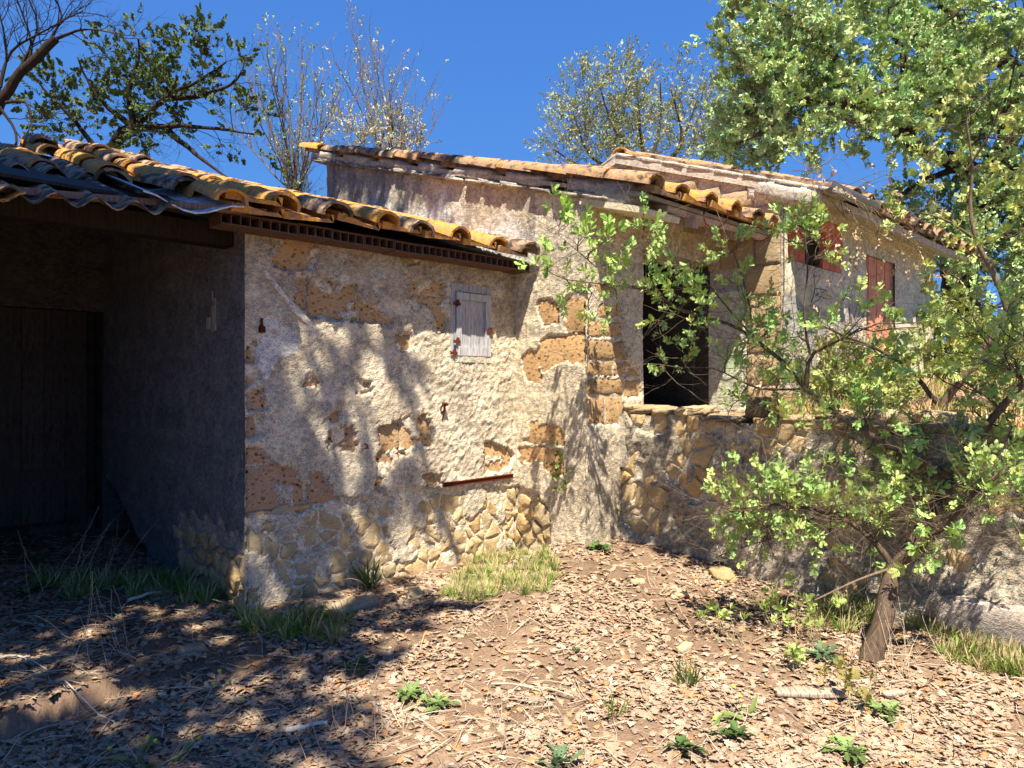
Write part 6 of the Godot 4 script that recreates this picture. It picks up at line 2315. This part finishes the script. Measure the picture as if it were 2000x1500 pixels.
	for q in [
		[330, 1500, 0.50, 5, [[430, 1310], [418, 1335], [450, 1330], [390, 1440], [475, 1365]], "tall hawkweed with several yellow flower heads near the lower left"],
		[260, 1500, 0.20, 4, [[290, 1440], [275, 1452], [305, 1445], [215, 1460]], "short yellow budded hawkweed at the lower left edge"],
		[1440, 1400, 0.16, 2, [[1432, 1340], [1444, 1358]], "pair of small yellow flowers on thin stems right of the middle"],
		[1395, 1440, 0.14, 1, [[1395, 1402]], "single small yellow flower near the lower edge right of the middle"],
		[1720, 1160, 0.30, 3, [[1690, 1068], [1800, 1070], [1812, 1062]], "yellow flowers blooming beside the oak's fork"],
	]:
		var p := ground_px(minf(q[0], 1995), minf(q[1], 1490))
		var t := thing("yellow_flower", q[5], "flower", Transform3D(Basis(), p))
		var st := MB.new()
		for e in q[4]:
			var head := seen(e[0], e[1], -p.z * 0.985) - p
			var mid := head * 0.5 + Vector3(0.02, 0.02, 0)
			st.tube(PackedVector3Array([Vector3(rng.randfn() * 0.02, -0.01, 0), mid, head]), PackedFloat32Array([0.0017, 0.0013, 0.0010]), 4, Color(0.36, 0.36, 0.2), false)
			var fl := MB.new()
			for k in 12:
				var a := TAU * k / 12.0
				var d := Vector3(cos(a), 0.5, sin(a)).normalized()
				add_leaf(fl, Transform3D(turned(d), Vector3.ZERO), 0.0085, OVAL, 0.1, 0.1, Color(0.80, 0.56, 0.04), 0.8)
			fl.tube(PackedVector3Array([Vector3(0, -0.012, 0), Vector3(0, 0.001, 0)]), PackedFloat32Array([0.004, 0.005]), 6, Color(0.28, 0.34, 0.12))
			part("flower_head", fl.mesh(), M["petal"], t, Transform3D(Basis(Vector3.RIGHT, 0.5), head))
		part("stems", st.mesh(), M["dry_stem"], t)
		part("leaves", rosette(q[0], 6, 0.10, 0.9, BLADE, Color(0.18, 0.26, 0.08)), M["leaf"], t)

	# ---- stones, plank, sticks
	for q in [
		[1337, 1268, 0.10, 0.035, 0.05, Color(0.98, 0.96, 0.9), "flat white stone lying on the bare earth right of the middle"],
		[1086, 1195, 0.07, 0.03, 0.05, Color(0.98, 0.96, 0.92), "small white stone on the leaf litter below the inner corner"],
		[1798, 1338, 0.04, 0.025, 0.03, Color(0.98, 0.96, 0.92), "small white pebble right of the oak trunk"],
		[690, 1190, 0.26, 0.07, 0.16, Color(0.62, 0.64, 0.66), "large flat grey stone at the edge of the shade by the footing"],
		[812, 1162, 0.17, 0.04, 0.08, Color(0.8, 0.78, 0.72), "pale flat stone on the ground between footing and grass patch"],
		[860, 1145, 0.07, 0.05, 0.06, Color(0.72, 0.76, 0.78), "small bluish stone at the left tip of the grass patch"],
		[660, 1240, 0.09, 0.05, 0.07, Color(0.62, 0.6, 0.56), "small grey stone in front of the large flat grey stone"],
		[525, 1165, 0.11, 0.15, 0.10, Color(0.75, 0.75, 0.76), "upright whitish stone at the shed corner"],
		[375, 1275, 0.13, 0.05, 0.08, Color(0.55, 0.54, 0.52), "grey stone among the leaves in the tree shade"],
		[1245, 1140, 0.09, 0.04, 0.06, Color(0.88, 0.85, 0.78), "pale stone near the left end of the retaining wall"],
		[1330, 1165, 0.10, 0.03, 0.06, Color(0.82, 0.80, 0.74), "low pale stone on the ground below the retaining wall"],
		[1410, 1130, 0.22, 0.07, 0.14, Color(0.7, 0.65, 0.52), "mossy flat stone at the foot of the retaining wall"],
	]:
		var p := ground_px(q[0], q[1])
		single("loose_stone", lump(Vector3(q[2], q[3], q[4]), q[0] * 0.37, 0.12, q[5]), M["stone"], q[6], "stone", Transform3D(Basis(Vector3.UP, q[0] * 0.01) * Basis(Vector3.BACK, 0.06), p + Vector3(0, q[3] * 0.22, 0)))
	var sp := on(1945, 1112, 0, 2.50)
	sp.y = ground_at((TB * sp).x, (TB * sp).z) + 0.09
	single("pale_slab", lump(Vector3(0.10, 0.30, 0.60), 12.3, 0.12, Color(0.66, 0.57, 0.49)), M["concrete"], "large pale slab leaning against the retaining wall at the right edge", "stone slab", TB * Transform3D(Basis(Vector3.BACK, 0.2), sp))
	var pk := ground_px(1580, 1362)
	single("fallen_plank", lump(Vector3(0.30, 0.03, 0.07), 4.4, 0.05, Color(0.42, 0.36, 0.30)), M["board"], "short weathered plank lying on the leaves in front of the oak", "plank", Transform3D(Basis(Vector3.UP, -0.05), pk + Vector3(0, 0.02, 0)))
	var pk2 := ground_px(1745, 1365)
	single("wood_chip", lump(Vector3(0.11, 0.018, 0.035), 5.4, 0.05, Color(0.45, 0.40, 0.34)), M["board"], "small pale wood chip lying right of the fallen plank", "wood chip", Transform3D(Basis(Vector3.UP, 0.2), pk2 + Vector3(0, 0.015, 0)))
	for q in [[1300, 1178, 1352, 1240, 0.006, Color(0.34, 0.26, 0.20), "dark stick lying slantwise below the retaining wall"], [960, 1346, 1120, 1372, 0.005, Color(0.45, 0.38, 0.30), "long curved twig lying across the bare earth in the lower middle"], [40, 1290, 226, 1424, 0.004, Color(0.6, 0.56, 0.5), "long thin grey stick lying in the shade at the lower left"], [0, 1294, 60, 1292, 0.006, Color(0.62, 0.56, 0.48), "pale stick end at the left edge in the shade"], [560, 1440, 640, 1420, 0.012, Color(0.72, 0.66, 0.52), "pale forked stick near the lower edge in the dappled light"], [250, 1180, 330, 1160, 0.012, Color(0.62, 0.54, 0.42), "bleached stick in the sun fleck before the open bay"]]:
		var a := ground_px(q[0], q[1]) + Vector3(0, 0.02, 0)
		var b := ground_px(q[2], q[3]) + Vector3(0, 0.02, 0)
		var mb := MB.new()
		bough(mb, Vector3.ZERO, b - a, q[4], q[4] * 0.6, 0.03, 0.12, 6, q[5], 8)
		single("fallen_stick", mb.mesh(), M["dry_stem"], q[6], "stick", Transform3D(Basis(), a))
	# ---- old tiles on the terrace slope
	var names := ["old roof tile lying on the terrace slope, nearest the young oak's trunk", "broken flat tile lying in the grass between two rounded old tiles", "old rounded tile propped on the heap, in the middle of the slope's tiles", "flat old tile sunk in the dry grass right of the heap", "rounded old tile at the right edge of the picture, last of the slope's tiles"]
	for k in 5:
		var w := seen(1872 + k * 30, 790, 5.6 + 0.25 * (k % 2))
		w.y = ground_at(w.x, w.z) + 0.03
		var o := part("broken_tile", covers[k % 4] if k % 2 == 0 else pans[k % 4], M["tile_mixed"] if k % 3 else M["tile_grey"], self, Transform3D(Basis(Vector3.UP, k * 1.9) * Basis(Vector3.RIGHT, rng.randfn() * 0.15), w))
		tag(o, names[k], "roof tile", "old roof tiles on the slope")
